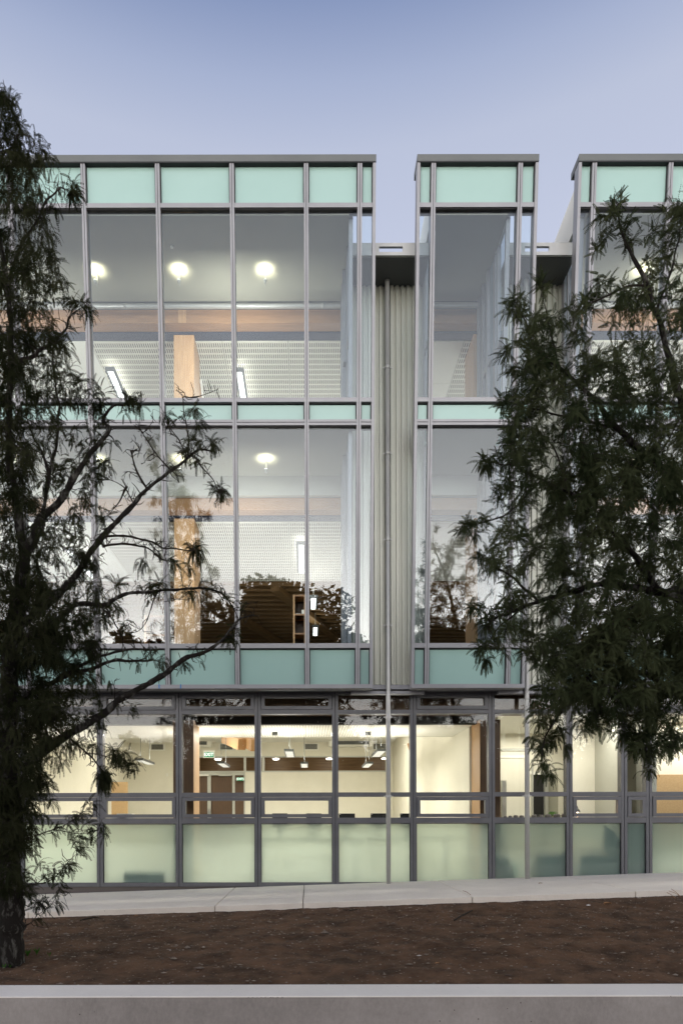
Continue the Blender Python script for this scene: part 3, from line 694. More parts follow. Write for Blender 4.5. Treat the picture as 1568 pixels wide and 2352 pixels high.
pendant(877, 1726, 14.0, 1.25, 'nearer hanging lamp just left of the grey downpipe', 2.6)
pendant(849, 1755, 17.2, 1.25, 'farther hanging lamp left of the grey downpipe', 2.6)
pendant(507, 1753, 17.2, 1.25, 'hanging lamp in front of the double door', 2.6)
pendant(320, 1745, 16.5, 1.25, 'hanging lamp left of the first timber column', 2.6)
# added area lights, no fittings of their own, brightening the front ceiling
for x, y in ((-5.2,12.7), (-1.95,12.7), (-.45,12.7), (1.45,12.7)):
    lamp('uplight', (x, y, Z(.9)), 20, .5, .5, rot=(math.pi,0,0))
for x in (-4.2, -1.5, 1.2): lamp('front_light', (x, 19.5, Z(2.55)), 52, 1.6, 1.2)
for x in (-4.8, -3.2, -1.4, .2): lamp('front_light', (x, 12.8, Z(1.62)), 24, .7, .5)
for x, y in ((-.62,12.2), (1.12, 12.2)): MB().box(*(lambda q: (q[0]-.05, q[0]+.05, 12.7, 12.8, Z(1.60), Z(1.659)))((x,0,0))).build('sensor', M['coping'], None, label='small square ceiling sensor above the middle window' if x < 0 else 'small square ceiling sensor beside the downpipe', cat='sensor')
# pinboard, switch, door line in left room part
box('pinboard', UX(256,20), UX(293,20), 20.0, 20.04, Z(-.6), Z(1.15), M['tan'], None, label='tan pinboard standing against the wall at the left', cat='pinboard')
box('light_switch', UX(381,22.8), UX(385,22.8), 22.86, 22.89, Z((PY-1783)*ZB), Z((PY-1776)*ZB), M['white'], None, label='white light switch on the cream wall left of the column', cat='switch')
# right rooms
P('side_wall', 3.30, 3.36, 12.1, 14.6, -1.05, 2.05, 'cream')
P('office_ceiling', 3.36, 8.9, 11.7, 16.5, 1.86, 1.90, 'white')
P('office_wall', 3.36, UX(1222,14.6), 14.6, 14.7, -1.05, 1.86, 'cream'); P('office_wall', UX(1282,14.6), 9, 14.6, 14.7, -1.05, 1.86, 'cream')
P('office_wall', UX(1222,14.6), UX(1282,14.6), 14.6, 14.7, .98, 1.86, 'cream')
P('dark_doorway', UX(1222,14.6), UX(1252,14.6), 14.66, 14.7, -1.05, .98, 'black'); P('door_frame', UX(1250,14.6), UX(1257,14.6), 14.55, 14.66, -1.05, .98, 'stain'); P('door_frame', UX(1219,14.6), UX(1223,14.6), 14.55, 14.66, -1.05, 1.3, 'stain')
P('door_panel', UX(1257,14.6), UX(1282,14.6), 14.62, 14.66, -1.05, .98, 'tan2') if 'tan2' in M else P('door_panel', UX(1257,14.6), UX(1282,14.6), 14.62, 14.66, -1.05, .98, 'ceil')
P('door_frame', UX(1205,14.6), UX(1252,14.6), 14.56, 14.6, .98, 1.04, 'white'); P('partition_wall', 5.62, 5.68, 12.4, 14.6, -1.05, 1.86, 'stain')
P('office_partition', 5.05, 5.62, 13.4, 13.5, -1.05, 1.86, 'cream'); P('partition_wall', 6.05, 6.12, 12.0, 12.6, -1.05, 1.86, 'stain')
box('pinboard', UX(1491,12.9), 8.6, 12.88, 12.92, Z(-.4), Z(.86), M['tan'], None, label='wide tan pinboard at the right edge of the ground floor', cat='pinboard')
P('office_partition', UX(1478,13), 8.9, 12.93, 13.0, -1.05, 1.86, 'cream')
box('paper_sheet', UX(1494,12.8), UX(1507,12.8), 12.865, 12.872, Z(-.06), Z(.17), M['paper'], None, label='white sheet pinned to the wide pinboard, upper left', cat='paper'); box('paper_sheet', UX(1547,12.8), UX(1568,12.8), 12.865, 12.872, Z(-.06), Z(.01), M['paper'], None, label='white card pinned low on the wide pinboard at the right edge', cat='paper')
box('wall_screen', UX(1437,13), UX(1463,13), 12.3, 12.35, Z(-.7), Z(.82), M['black'], None, label='tall black screen seen in the narrow window near the pinboard', cat='screen')
for x0_, x1_, y_, lb in ((1152, 1237, 1727, 'upper horizontal slim lamp hanging right of the timber column'), (1148, 1205, 1743, 'lower white horizontal slim lamp hanging right of the timber column')):
    a, b = U(x0_, y_, 13.2), U(x1_, y_, 13.2); e = empty('pendant_lamp', a, label=lb, cat='lamp')
    box('housing', a[0], b[0], 13.2, 13.35, a[2], a[2]+.045, M['stain'] if y_ < 1730 else M['white'], e); MB().tube([(a[0]+.08,13.27,a[2]+.04),(a[0]+.08,13.27,Z(1.86))], .005, 5).tube([(b[0]-.08,13.27,a[2]+.04),(b[0]-.08,13.27,Z(1.86))], .005, 5).build('cable', M['white'], e)
for x in (4.2, 5.4, 6.8, 8.0): lamp('office_light', (x, 12.5, Z(1.80)), 55, 1.0, .5)
lamp('office_light', (4.4, 13.9, Z(1.8)), 40, .8, .4)
P('file_cabinet', UX(1149,12.4), UX(1159,12.4), 12.3, 12.6, -1.05, .72, 'stain')
# fern, pebbles, desk lamp on the sill
fern = empty('fern', (U(1262,1878,11.6)[0], 11.62, Z(.0)), label='green fern on the sill right of the second downpipe', cat='plant')
def frond_geo(m, base, dir_, L_, droop, nl, lw, ll, width_axis=None):
    p = Vector(base); d = Vector(dir_).normalized(); side = d.cross(Vector((0,0,1)));
    if side.length < .05: side = Vector((1,0,0))
    side.normalize(); st = L_/nl
    for i in range(nl):
        d = (d + Vector((0,0,-droop*st*8))).normalized(); p = p+d*st; t = (i+1)/nl; k = ll*math.sin(math.pi*min(.97, .15+.85*t)) + ll*.15
        for s in (-1, 1):
            e = (side*s*1.0 + d*.45).normalized(); n = len(m.v)
            m.v += [tuple(p-d*lw*.5), tuple(p+e*k-d*lw*.1), tuple(p+e*k*.95+d*lw*.4), tuple(p+d*lw*.5)]; m.f.append((n,n+1,n+2,n+3))
m = MB(); rr = random.Random(5)
for k in range(16):
    a = rr.uniform(0, 6.28); frond_geo(m, (U(1262,1878,11.6)[0]+rr.uniform(-.03,.05), 11.6, Z(.05)), (math.cos(a), math.sin(a)*.3, rr.uniform(.6,1.8)), rr.uniform(.26,.46), rr.uniform(1.0,2.4), 20, .011, .040)
m.build('fronds', M['leafF'], fern)
rr = random.Random(11); xx = 1156; k = 0
while xx < 1300:
    w = 9+ (xx-1156)*.08 + rr.uniform(-1.5, 2); c = U(xx+w/2, 1879, 11.42)
    r = w/2*11.42/F; m = MB(); m.lathe((c[0], 11.42, Z(.046)), [(0,0),(r*.8,.004),(r,r*.45),(r*.7,r*.85),(0,r*.95)], 10)
    m.build('pebble', M['pebble'], None, smooth=True, label='smooth grey pebble, %s from the left in the row on the sill' % ('first second third fourth fifth sixth seventh eighth ninth tenth eleventh twelfth thirteenth fourteenth fifteenth'.split()[k]), cat='pebble', group='pebbles in a row on the window sill'); xx += w+1.2; k += 1
dl = U(1330, 1879, 11.48); e = empty('desk_lamp', (dl[0], 11.48, Z(0)), label='small glowing desk lamp with metal shade behind the right window', cat='lamp')
MB().lathe((dl[0], 11.6, Z(.135)), [(.062,0),(.055,.03),(.025,.07),(.018,.11),(0,.115)], 14).build('lamp_shade', M['alu'], e, smooth=True); MB().lathe((dl[0], 11.6, Z(.125)), [(0,0),(.03,.01),(.035,.03),(0,.05)], 12).build('bulb', M['glow'], e, smooth=True)
MB().tube([(dl[0]-.02,11.6,Z(.24)),(dl[0]+.05,11.62,Z(-.1)),(dl[0]+.02,11.62,Z(-.35))], .008, 6).build('lamp_arm', M['alu'], e)
lamp('bulb_light', (dl[0], 11.58, Z(.09)), 5, .04, kind='POINT', col=(1,.55,.3), parent=e)
# monitors on the desk line
for k, (xa, xb, ytop) in enumerate(((625,660,1868.5),(703,738,1869),(778,815,1869.5),(851,887,1869.5),(919,956,1870))):
    a, b = U(xa, ytop, 12.1), U(xb, ytop, 12.1); names = ['black monitor whose top edge shows in the middle sash window, left one', 'black monitor whose top edge shows in the middle sash window, right one', 'black monitor right beside the mullion in the unsashed window', 'black monitor touching the left side of the downpipe', 'black monitor right of the downpipe']
    e = empty('monitor', ((a[0]+b[0])/2, 12.1, Z(-.3)), label=names[k], cat='monitor', group='monitors on the desk behind the window')
    box('screen_back', a[0], b[0], 12.1, 12.125, Z(-.12), a[2], M['screen'], e, bevel=.004); box('stand', (a[0]+b[0])/2-.03, (a[0]+b[0])/2+.03, 12.12, 12.16, Z(-.3), Z(-.05), M['black'], e)
    box('badge', a[0]+.01, a[0]+.03, 12.0975, 12.0995, a[2]-.02, a[2]-.012, M['paper'], e)
dk = empty('desk', (.5, 12.3, Z(-1.05)), label='long pale desk under the row of monitors behind frosted glass', cat='desk')
box('desk_top', -.9, 2.5, 12.0, 12.6, Z(-.34), Z(-.305), M['white'], dk)
for x in (-.85, .8, 2.4): box('leg', x, x+.05, 12.05, 12.1, Z(-1.05), Z(-.345), M['stain'], dk)
m = MB(); 
for k in range(9): m.box(UX(266+k*3,12)-.05, UX(290+k*3,12)+.03, 11.9, 12.1, Z(.046+.018*(k%5)), Z(.060+.018*(k%5)))
m.build('paper_stack', M['paper'], None, label='untidy stack of papers on the sill at the left window', cat='papers')
# shapes behind the frosted glass
def rbox(name, x0,x1,y0,y1,h0,h1, mk, label, cat, bev=.04): MB().box(x0,x1,y0,y1,Z(h0),Z(h1)).build(name, M[mk], None, bevel=bev, label=label, cat=cat)
rbox('storage_box', UX(287,11.35), UX(378,11.35), 11.22, 11.5, -1.05, -.83, 'sofa', 'dark low box blurred behind the second frosted pane', 'box', .05)
def tubeo(a, b, r, label): MB().tube([a, b], r, 12).build('cardboard_tube', M['white'] if 'third' in label else M['sofa'], None, smooth=True, label=label, cat='tube')
tubeo(U(1160,2022,11.27), U(1137,1965,11.27), .05, 'dark tube leaning left behind the frosted pane by the timber column'); tubeo(U(1165,2022,11.30), U(1158,1972,11.30), .07, 'second dark tube, wider, behind the frosted pane by the timber column'); tubeo(U(1180,2018,11.32), U(1179,1979,11.32), .05, 'pale third tube upright behind the frosted pane')
rbox('office_desk', UX(1222,11.4), UX(1300,11.4), 11.24, 11.6, -1.02, -.52, 'sofa', 'dark desk blurred behind the frosted pane with the fern above', 'desk')
rbox('armchair', UX(1318,11.4), UX(1422,11.4), 11.24, 11.6, -1.02, -.46, 'sofa', 'dark armchair blurred behind the frosted pane under the desk lamp', 'chair', .1)
MB().hexa([(UX(1372,11.4),11.24,Z(-.45)),(UX(1424,11.4),11.24,Z(-.45)),(UX(1424,11.4),11.3,Z(-.45)),(UX(1372,11.4),11.3,Z(-.45)),(UX(1380,11.4),11.24,Z(-.08)),(UX(1400,11.4),11.24,Z(-.2)),(UX(1400,11.4),11.3,Z(-.2)),(UX(1380,11.4),11.3,Z(-.08))]).build('cushion', M['sofa'], None, label='pointed dark cushion above the armchair behind frosted glass', cat='cushion')
rbox('cabinet', 5.2, 5.55, 11.3, 11.7, -1.05, -.06, 'coping', 'grey cabinet behind the narrow frosted pane', 'cabinet', .02)

# upper floor fittings
def spotup(x, D, hc, lab, pw):
    hc += .07; pw *= .72
    e = empty('uplight_fitting', (x, D, Z(hc-.30)), label=lab, cat='uplight', group='ceiling uplights in the glass bays')
    MB().lathe((x, D, Z(hc-.34)), [(0,0.02),(.018,.02),(.028,.05),(.028,.085),(.022,.085),(.02,.07),(0,.07)], 14).build('housing', M['stain'], e, smooth=True)
    MB().lathe((x, D, Z(hc-.265)), [(0,0),(.028,0),(.028,.004),(0,.004)], 12).build('bulb', M['glow'], e)
    MB().tube([(x, D+.04, Z(hc-.3)), (x, D+.10, Z(hc-.28)), (x, D+.10, Z(hc-.07))], .008, 6).build('stem', M['stain'], e)
    lamp('beam', (x, D, Z(hc-.24)), pw, .03, rot=(math.pi-.15,0,0), col=(1,.90,.66), kind='SPOT', parent=e, spot=118)
for k, x in enumerate((-6.25,-4.86,-3.47, -2.10, -.69, 5.50)):
    nm = ['uplight far left beyond the tree in the', 'second uplight from the left end in the', 'uplight partly behind the mullion right of the tree in the', 'uplight in front of the timber column in the', 'rightmost uplight of the long bay in the', 'uplight behind the right tree in the'][k]
    spotup(x, 11.18, 9.06, nm+' top storey', 20); spotup(x, 11.30, 6.02, nm+' lower glazed storey', 16)
for xs_, yy in (((3.0,), (11.2, 11.5, 11.8)), ((.63,), (11.2, 11.5, 11.8))):
    for X_ in xs_:
        for y_ in yy: P('lining_post', X_-.055, X_-.002, y_, y_+.07, 6.41, 9.05, 'alu'); P('lining_post', X_-.055, X_-.002, y_, y_+.07, 2.73, 6.0, 'alu')
        P('lining_rail', X_-.045, X_-.002, 11.06, 11.195, 7.45, 7.53, 'alu'); P('lining_rail', X_-.045, X_-.002, 11.275, 11.495, 7.45, 7.53, 'alu')
for x in (-3.2, .25): MB().tube([(x,11.84,Z(8.94)),(x+.05,11.84,Z(8.94))], .042, 10).build('conduit_coupling', M['pipe'], B, smooth=True)
def tubelamp(x, y, D, ln, hc, lab, tilt=0):
    p = U(x, y, D); e = empty('tube_lamp', p, label=lab, cat='lamp', group='bright tube lamps under the slotted ceilings')
    box('housing', p[0]-.09, p[0]+.09, D, D+ln, p[2], p[2]+.05, M['coping'], e); box('diffuser', p[0]-.05, p[0]+.05, D+.06, D+ln, p[2]-.01, p[2]-.001, M['tube'], e)
    MB().tube([(p[0], D+.2, p[2]+.05), (p[0], D+.2, Z(hc))], .006, 5).build('cable', M['stain'], e)
    lamp('lamp_light', (p[0], D+ln/2, p[2]-.03), 22, .15, ln*.9, parent=e); lamp('lamp_light', (p[0], D+ln/2, p[2]+.08), 5, .15, ln*.9, rot=(math.pi,0,0), parent=e)
tubelamp(256, 846, 12.8, 1.5, 8.7, 'bright tube lamp of the top storey beside the left tree'); tubelamp(553, 849, 12.8, 1.5, 8.7, 'bright tube lamp of the top storey right of the timber column')
tubelamp(694, 1249, 12.9, 1.5, 5.4, 'bright tube lamp of the lower glazed storey near the bookcase'); tubelamp(160, 1260, 12.9, 1.5, 5.4, 'bright tube lamp of the lower glazed storey behind the left tree')
tubelamp(722, 1372, 14.6, .8, 5.4, 'short bright tube lamp right of the bookcase, upper of two'); tubelamp(726, 1440, 17.2, .8, 5.3, 'short bright tube lamp right of the bookcase, lower of two')
for x in (-7,-4.6,-1.4,.4,4.6,6.2,7.8):
    lamp('room_light', (x, 14.6, Z(6.6)), 38, 1.2, 1.2, rot=(math.pi,0,0)); lamp('room_light', (x, 14.1, Z(3.9)), 17, 1.2, .8, rot=(math.pi,0,0))
for x in (-5, -1.2, 6.0): lamp('bay_fill', (x, 11.0, Z(7.9)), 18, .5, .5, rot=(R(100),0,0))  # unseen lights without fittings, added to brighten the timber beams
for x in (-5, -1.2, 6.0): lamp('bay_fill', (x, 11.1, Z(4.5)), 14, .5, .5, rot=(R(100),0,0))
# bookcases
for xa, xb, yt, D, lab in ((675, 704, 1366, 12.9, 'open timber bookcase beside the mullion in the lower glazed storey'), (333, 384, 1412, 12.9, 'open timber bookcase left of the timber column, behind the branches')):
    a, b = U(xa, yt, D), U(xb, yt, D); e = empty('bookcase', (a[0], D, Z(2.72)), label=lab, cat='bookcase'); z0 = Z(2.72)
    for x in (a[0], b[0]-.03): box('side_panel', x, x+.03, D, D+.35, z0, a[2], M['woodz'], e)
    n = 4 
    for k in range(n+1):
        zz = a[2]-.03 - k*.36
        if zz < z0: break
        box('shelf', a[0]+.031, b[0]-.031, D+.001, D+.35, zz, zz+.03, M['woodx'], e)
    box('back_panel', a[0]+.031, b[0]-.031, D+.352, D+.36, z0, a[2], M['wooddark'], e)
    if xa > 600:
        box('box_file', a[0]+.16, a[0]+.22, D+.05, D+.25, a[2]-.39, a[2]-.27, M['white'], None, label='white box file on the top open shelf of the bookcase by the mullion', cat='box file'); box('book', a[0]+.05, a[0]+.14, D+.05, D+.25, a[2]-.39, a[2]-.34, M['paper'], None, label='pale book lying beside the box file on the bookcase', cat='book')
for k, (x, yb) in enumerate(((448,868),(455,850),(466,870),(462,880))):
    a = U(x+4, 918, 12.95+k*.06); b = U(x, yb, 12.95+k*.06)
    MB().bar(a, b, .035, .02).build('timber_slat', M['woodz'] if k % 2 else M['white'], None, label=['leftmost timber slat leaning behind the upper column', 'tallest timber slat leaning behind the upper column', 'rightmost timber slat leaning behind the upper column', 'shortest timber slat leaning behind the upper column'][k], cat='slat', group='slats leaning behind the upper timber column')
for x_, D_2, lab_ in ((-2.13,10.75,'tiny white sensor dot on the top ceiling above the timber column'),(1.98+.1,13.2,'small sprinkler head on the plain ceiling in the middle bay')):
    hh_ = 9.06 if D_2 < 11 else 8.72
    MB().lathe((x_, D_2, Z(hh_-.03)), [(0,0),(.022,.006),(.026,.029),(0,.0295)], 12).build('ceiling_sensor', M['white'], None, smooth=True, label=lab_, cat='sensor')
# downpipes
def downpipe(xp, D, ytop, lab, brs):
    x = UX(xp, D, 1500); h0 = hpath(x); e = empty('downpipe', (x, D, Z(h0)), label=lab, cat='downpipe')
    MB().tube([(x, D, Z(h0)-.02), (x, D, Z(2.0)), (x, D, Z(8.66))], .037, 16).build('pipe', M['pipe'], e, smooth=True)
    for yb in brs:
        h = (PY-yb)*D/F; MB().lathe((x, D, Z(h)), [(.037,-.02),(.046,-.02),(.046,.02),(.037,.02)], 16).box(x-.075, x-.04, D-.006, D+.006, Z(h-.008), Z(h+.008)).box(x+.04, x+.075, D-.006, D+.006, Z(h-.008), Z(h+.008)).box(x-.01,x+.01,D+.04,D+.10,Z(h-.01),Z(h+.01)).build('bracket', M['pipe'], e)
downpipe(892.5, 10.93, 650, 'grey downpipe in front of the corrugated cladding between the first two bays', (845,1042,1240,1437,1648,1830))
downpipe(1211, 10.93, 650, 'grey downpipe right of the middle bay, partly behind the tree', (845,1042,1240,1437,1648,1830))
# tape marks
for k, x in enumerate((369, 418)):
    h0 = hb(1583); xx = UX(x, DB(h0), 1580)
    MB().lean(xx-.008, xx+.008, h0+.0, h0+.065, -.0668, -.0655).build('blue_tape', M['blue'], None, label=['left blue tape mark on the bottom trim of the long bay', 'right blue tape mark on the bottom trim of the long bay'][k], cat='tape')
#==TREES==
# ------------------------------------------------------------------ trees
def fronds_mesh(items, nl=11, seed=1, lw=.0095, ll=.0145):
    """items: (base, dir, length, droop); pinnate leaves with paired leaflets, as one mesh"""
    r = np.random.default_rng(seed); n = len(items)
    base = np.array([i[0] for i in items]); d = np.array([i[1] for i in items], float); Ln = np.array([i[2] for i in items]); dr = np.array([i[3] for i in items])
    d /= np.linalg.norm(d, axis=1)[:, None]
    rv = r.normal(size=(n, 3)); side = np.cross(d, rv); side /= np.linalg.norm(side, axis=1)[:, None]
    V = []; p = base.copy()
    for i in range(nl):
        st = Ln/nl; d = d + np.outer(dr*st*9, (0,0,-1)); d /= np.linalg.norm(d, axis=1)[:, None]
        p0 = p; p = p + d*st[:, None]; sd = side - d*np.sum(side*d, axis=1)[:, None]; sd /= np.linalg.norm(sd, axis=1)[:, None]
        nm = np.cross(sd, d); t = (i+1)/nl; k = ll*(.55+.45*math.sin(math.pi*min(1, t*.9+.1)))
        V.append(np.stack([p0 - sd*.0009, p0 + sd*.0009, p + sd*.0009, p - sd*.0009], 1))
        for s in (-1, 1):
            e = sd*s + d*.35 + nm*.35; e /= np.linalg.norm(e, axis=1)[:, None]
            V.append(np.stack([p, p+e*k*.5-d*lw*.5, p+e*k, p+e*k*.5+d*lw*.5], 1))
    A = np.concatenate(V, 0).reshape(-1, 3); nf = len(A)//4
    return A, nf
def mesh_quads(name, A, nf, mt, parent, kind='stuff', **k):
    me = bpy.data.meshes.new(name); me.vertices.add(len(A)); me.vertices.foreach_set('co', A.astype(np.float32).ravel())
    me.loops.add(nf*4); me.loops.foreach_set('vertex_index', np.arange(nf*4, dtype=np.int32))
    me.polygons.add(nf); me.polygons.foreach_set('loop_start', np.arange(0, nf*4, 4, dtype=np.int32))
    try: me.polygons.foreach_set('loop_total', np.full(nf, 4, dtype=np.int32))
    except Exception: pass
    me.materials.append(mt); me.update(calc_edges=True)
    o = bpy.data.objects.new(name, me); COL.objects.link(o)
    if parent: o.parent = parent
    o['kind'] = kind
    return tagp(o, **k)
def smooth_poly(pts, n=4):
    pts = [Vector(p) for p in pts]; out = []
    for i in range(len(pts)-1):
        p0 = pts[max(i-1,0)]; p1 = pts[i]; p2 = pts[i+1]; p3 = pts[min(i+2, len(pts)-1)]
        for k in range(n):
            t = k/n; out.append(.5*((2*p1)+(p2-p0)*t+(2*p0-5*p1+4*p2-p3)*t*t+(3*p1-p0-3*p2+p3)*t**3))
    out.append(pts[-1]); return out
class Tree:
    def __init__(s, name, base, label, leaf, D, seed):
        s.spurs = 18; s.thin = 1.0; s.root = empty(name, base, label=label, cat='tree'); s.D = D; s.nodes = []; s.items = []; s.leaf = leaf; s.rnd = random.Random(seed); s.seed = seed; s.tw = MB(); s.off = Vector(base)
    def branch(s, pix, r0, r1, name='branch', d0=0, d1=0, n=5, wob=.020, jag=True):
        if r0 < .07: r0 *= s.thin; r1 *= .8
        k = len(pix); pts = [U(x, y, s.D + d0 + (d1-d0)*i/(k-1)) for i, (x, y) in enumerate(pix)]
        sp = smooth_poly(pts, n+2); ns = len(sp); R_ = []
        for i, p in enumerate(sp):
            t = i/(ns-1); q = p*7
            if 0 < i < ns-1: sp[i] = p + Vector((noise.noise(q), noise.noise(q+Vector((9,0,0))), noise.noise(q+Vector((0,9,0)))))*wob
            R_.append((r0+(r1-r0)*t)*(1+.22*noise.noise(p*14)+.30*noise.noise(p*43)))
        MB().tube(sp, R_, 10 if r0 > .03 else 6).build(name, M['bark'] if r0 > .012 else M['twig'], s.root, smooth=True)
        for i, p in enumerate(sp): s.nodes.append((p.copy(), R_[i]))
        tot = sum((sp[i+1]-sp[i]).length for i in range(ns-1))
        if jag and r0 < .08:
            for _ in range(int(tot*s.spurs)):
                i = s.rnd.randrange(1, ns); q = sp[i]; dv = Vector((s.rnd.gauss(0,1), s.rnd.gauss(0,.7), s.rnd.gauss(.3,1))).normalized(); l = s.rnd.uniform(.025, .13)
                k1 = q+dv*l*.5+Vector((s.rnd.uniform(-.3,.3), 0, s.rnd.uniform(-.3,.3)))*l; k2 = q+dv*l
                if s.rnd.random() < .35:
                    k3 = k1+Vector((s.rnd.gauss(0,1), s.rnd.gauss(0,.6), s.rnd.gauss(0,1))).normalized()*l*.5; s.tw.tube([k1, k3], [.003, .0016], 4, cap=False)
                if s.rnd.random() < .07: s.rosette(k2, (0,0,0), 5, .11, 1.6)
                s.tw.tube([q, k1, k2], [min(.006, R_[i]*.6), .0038, .002], 4, cap=False); s.nodes.append((k2, .002))
        return sp
    def rosette(s, c, out, n=8, L_=.15, droop=1.0):
        c = Vector(c); out = Vector(out)
        for _ in range(n):
            dv = Vector((s.rnd.gauss(0,1), s.rnd.gauss(0,1), s.rnd.gauss(0,1))).normalized() + out*s.rnd.uniform(.5,1.2)
            s.items.append((tuple(c + Vector((s.rnd.uniform(-1,1), s.rnd.uniform(-1,1), s.rnd.uniform(-1,1)))*.025), tuple(dv), L_*s.rnd.uniform(.6,1.15), droop*s.rnd.uniform(.5,1.6)))
    def spray(s, x, y, dd=None, n=8, L_=.15, droop=1.0, out=(0,0,0), maxr=1.2, twig=True, snap=True):
        """a leafy twig whose tip is at a point of the crown, growing from the nearest wood"""
        dd = s.rnd.uniform(-.55, .55) if dd is None else dd
        p = Vector(U(x, y, s.D+dd)); 
        if snap:
            best = min(s.nodes, key=lambda q: (q[0]-p).length_squared)
            b0 = best[0]; v = p-b0
            if v.length > maxr: v = v.normalized()*maxr; p = b0+v
            if twig and v.length > .03:
                mid1 = b0+v*.35+Vector((s.rnd.uniform(-.05,.05), s.rnd.uniform(-.05,.05), .06*v.length+s.rnd.uniform(-.03,.05))); mid2 = b0+v*.7+Vector((s.rnd.uniform(-.04,.04), s.rnd.uniform(-.04,.04), .05*v.length+s.rnd.uniform(-.03,.04)))
                sp = smooth_poly([b0, mid1, mid2, p], 3); k = len(sp); rr0 = min(best[1]*.6, .004+.006*v.length)
                s.tw.tube(sp, [rr0+(.0022-rr0)*i/(k-1) for i in range(k)], 4, cap=False)
                for i in range(2, k): s.nodes.append((sp[i].copy(), rr0*(1-i/k)+.002))
                for i in range(3, k):
                    if s.rnd.random() < .5: s.rosette(sp[i], v.normalized()*.4+Vector(out), max(2, n//3), L_*.9, droop)
                out = tuple(Vector(out)+v.normalized()*.5)
        s.rosette(p, out, n, L_, droop)
    def finish(s, nl=11, lw=.0095, ll=.0145):
        for v in (s.tw.v,):
            pass
        s.tw.build('twigs', M['twig'], s.root, kind='stuff')
        A, nf = fronds_mesh(s.items, nl, s.seed, lw, ll); A = A - np.array(s.off)[None, :]
        mesh_quads('foliage', A, nf, s.leaf, s.root)
        print('tree', len(s.items), 'fronds', nf, 'faces')

# left tree
b0 = U(18, 2200, 6.2)
TL = Tree('kowhai_tree', (b0[0], 6.2, Z(soil_h(b0[0], 6.2))-.05), 'dark feathery tree with lichened trunk standing in the soil at the left edge', M['leafL'], 6.2, 21)
TL.spurs = 34; TL.thin = .80
TL.branch([(14,2230),(22,2150),(24,2050),(20,1950),(22,1850),(16,1750),(20,1650),(24,1550),(34,1450),(44,1370),(60,1276),(88,1214),(99,1185)], .125, .045, 'trunk', n=6, wob=.02)
TL.branch([(-40,2200),(-30,2150),(-20,2080),(2,2010),(14,1960)], .09, .06, 'trunk', n=5)
TL.branch([(99,1185),(141,1148),(161,1114),(205,1044),(234,1015),(256,982),(242,960),(264,931),(293,927),(320,918)], .042, .006)
TL.branch([(60,1276),(45,1180),(30,1080),(25,950),(30,800),(22,655),(0,520),(-25,400)], .05, .02, d1=.1)
TL.branch([(22,655),(40,589),(66,534),(92,502),(108,464),(132,444),(143,425),(160,430)], .02, .006)
TL.branch([(-10,450),(0,392),(13,354),(35,328),(50,304),(75,312)], .018, .006)
TL.branch([(13,354),(5,300),(12,250),(22,215)], .012, .004)
TL.branch([(29,850),(73,817),(121,788),(154,755),(165,725),(190,705)], .026, .005, d1=-.2)
TL.branch([(113,1121),(124,1055),(135,1011),(138,930),(128,840),(132,760)], .022, .006, d1=.2)
TL.branch([(99,1185),(113,1121),(108,1060),(80,1000),(60,940)], .024, .006, d1=.2)
TL.branch([(30,1440),(80,1410),(121,1375),(146,1353),(176,1320),(205,1276),(234,1236),(271,1196),(311,1155),(330,1128),(384,1088),(436,1048),(461,1033),(490,1036)], .052, .008, wob=.014)
TL.branch([(436,1046),(436,1019),(430,967),(423,916),(410,892)], .011, .003, jag=True)
TL.branch([(423,912),(454,912),(480,903),(505,890)], .006, .002)
TL.branch([(398,1080),(392,1077),(362,1037),(331,993),(318,972)], .012, .003); TL.branch([(331,993),(352,968),(357,938)], .005, .002)
TL.branch([(362,1037),(345,1048),(338,1062)], .005, .002)
TL.branch([(340,1121),(322,1088),(311,1051),(309,1035),(328,1033),(318,1018),(306,1004)], .013, .002); TL.branch([(322,1088),(300,1082),(289,1080)], .005, .002)
TL.branch([(311,1155),(290,1120),(262,1104),(250,1100)], .009, .002); TL.branch([(295,1115),(275,1150),(255,1180)], .012, .003)
TL.branch([(450,1045),(480,1088),(498,1110),(509,1138)], .008, .003)
TL.branch([(461,1033),(478,1030),(492,1012)], .006, .003); TL.branch([(430,1040),(412,1010),(396,985),(385,965)], .008, .003)
TL.branch([(238,1254),(286,1247),(330,1254),(370,1280),(385,1288)], .014, .004); TL.branch([(240,1232),(304,1232),(351,1247),(384,1258),(430,1265),(458,1262)], .014, .004)
TL.branch([(60,1470),(100,1440),(146,1412),(176,1386),(227,1388),(256,1383),(300,1361),(366,1357),(443,1353),(487,1353),(524,1379),(549,1419)], .036, .005)
TL.branch([(227,1388),(260,1420),(280,1460),(282,1490)], .012, .005); TL.branch([(366,1357),(350,1395),(330,1440),(300,1450)], .008, .003)
TL.branch([(380,1380),(400,1375),(432,1378)], .005, .002)
TL.branch([(18,1775),(48,1758),(107,1720),(150,1688),(201,1661),(242,1637),(267,1613),(322,1580),(384,1544),(421,1514),(465,1500),(513,1470),(527,1452),(553,1423),(585,1412)], .062, .006, wob=.014)
TL.branch([(553,1423),(562,1402),(575,1385)], .004, .002); TL.branch([(440,1508),(450,1490),(458,1470)], .005, .002)
TL.branch([(264,1610),(264,1580),(258,1560)], .005, .002)
TL.branch([(30,1620),(84,1580),(146,1555),(205,1536),(264,1514),(300,1516),(352,1515)], .034, .010); TL.branch([(120,1565),(198,1522),(234,1503),(282,1492),(344,1492)], .024, .010)
TL.branch([(344,1492),(350,1505),(348,1515)], .006, .004)
TL.branch([(150,1688),(196,1723),(236,1766),(240,1775)], .014, .005); TL.branch([(201,1728),(242,1736),(285,1742),(311,1758)], .007, .002)
TL.branch([(25,1935),(62,1924),(121,1903),(175,1876),(215,1844)], .010, .002); TL.branch([(121,1903),(188,1911),(234,1900)], .005, .002)
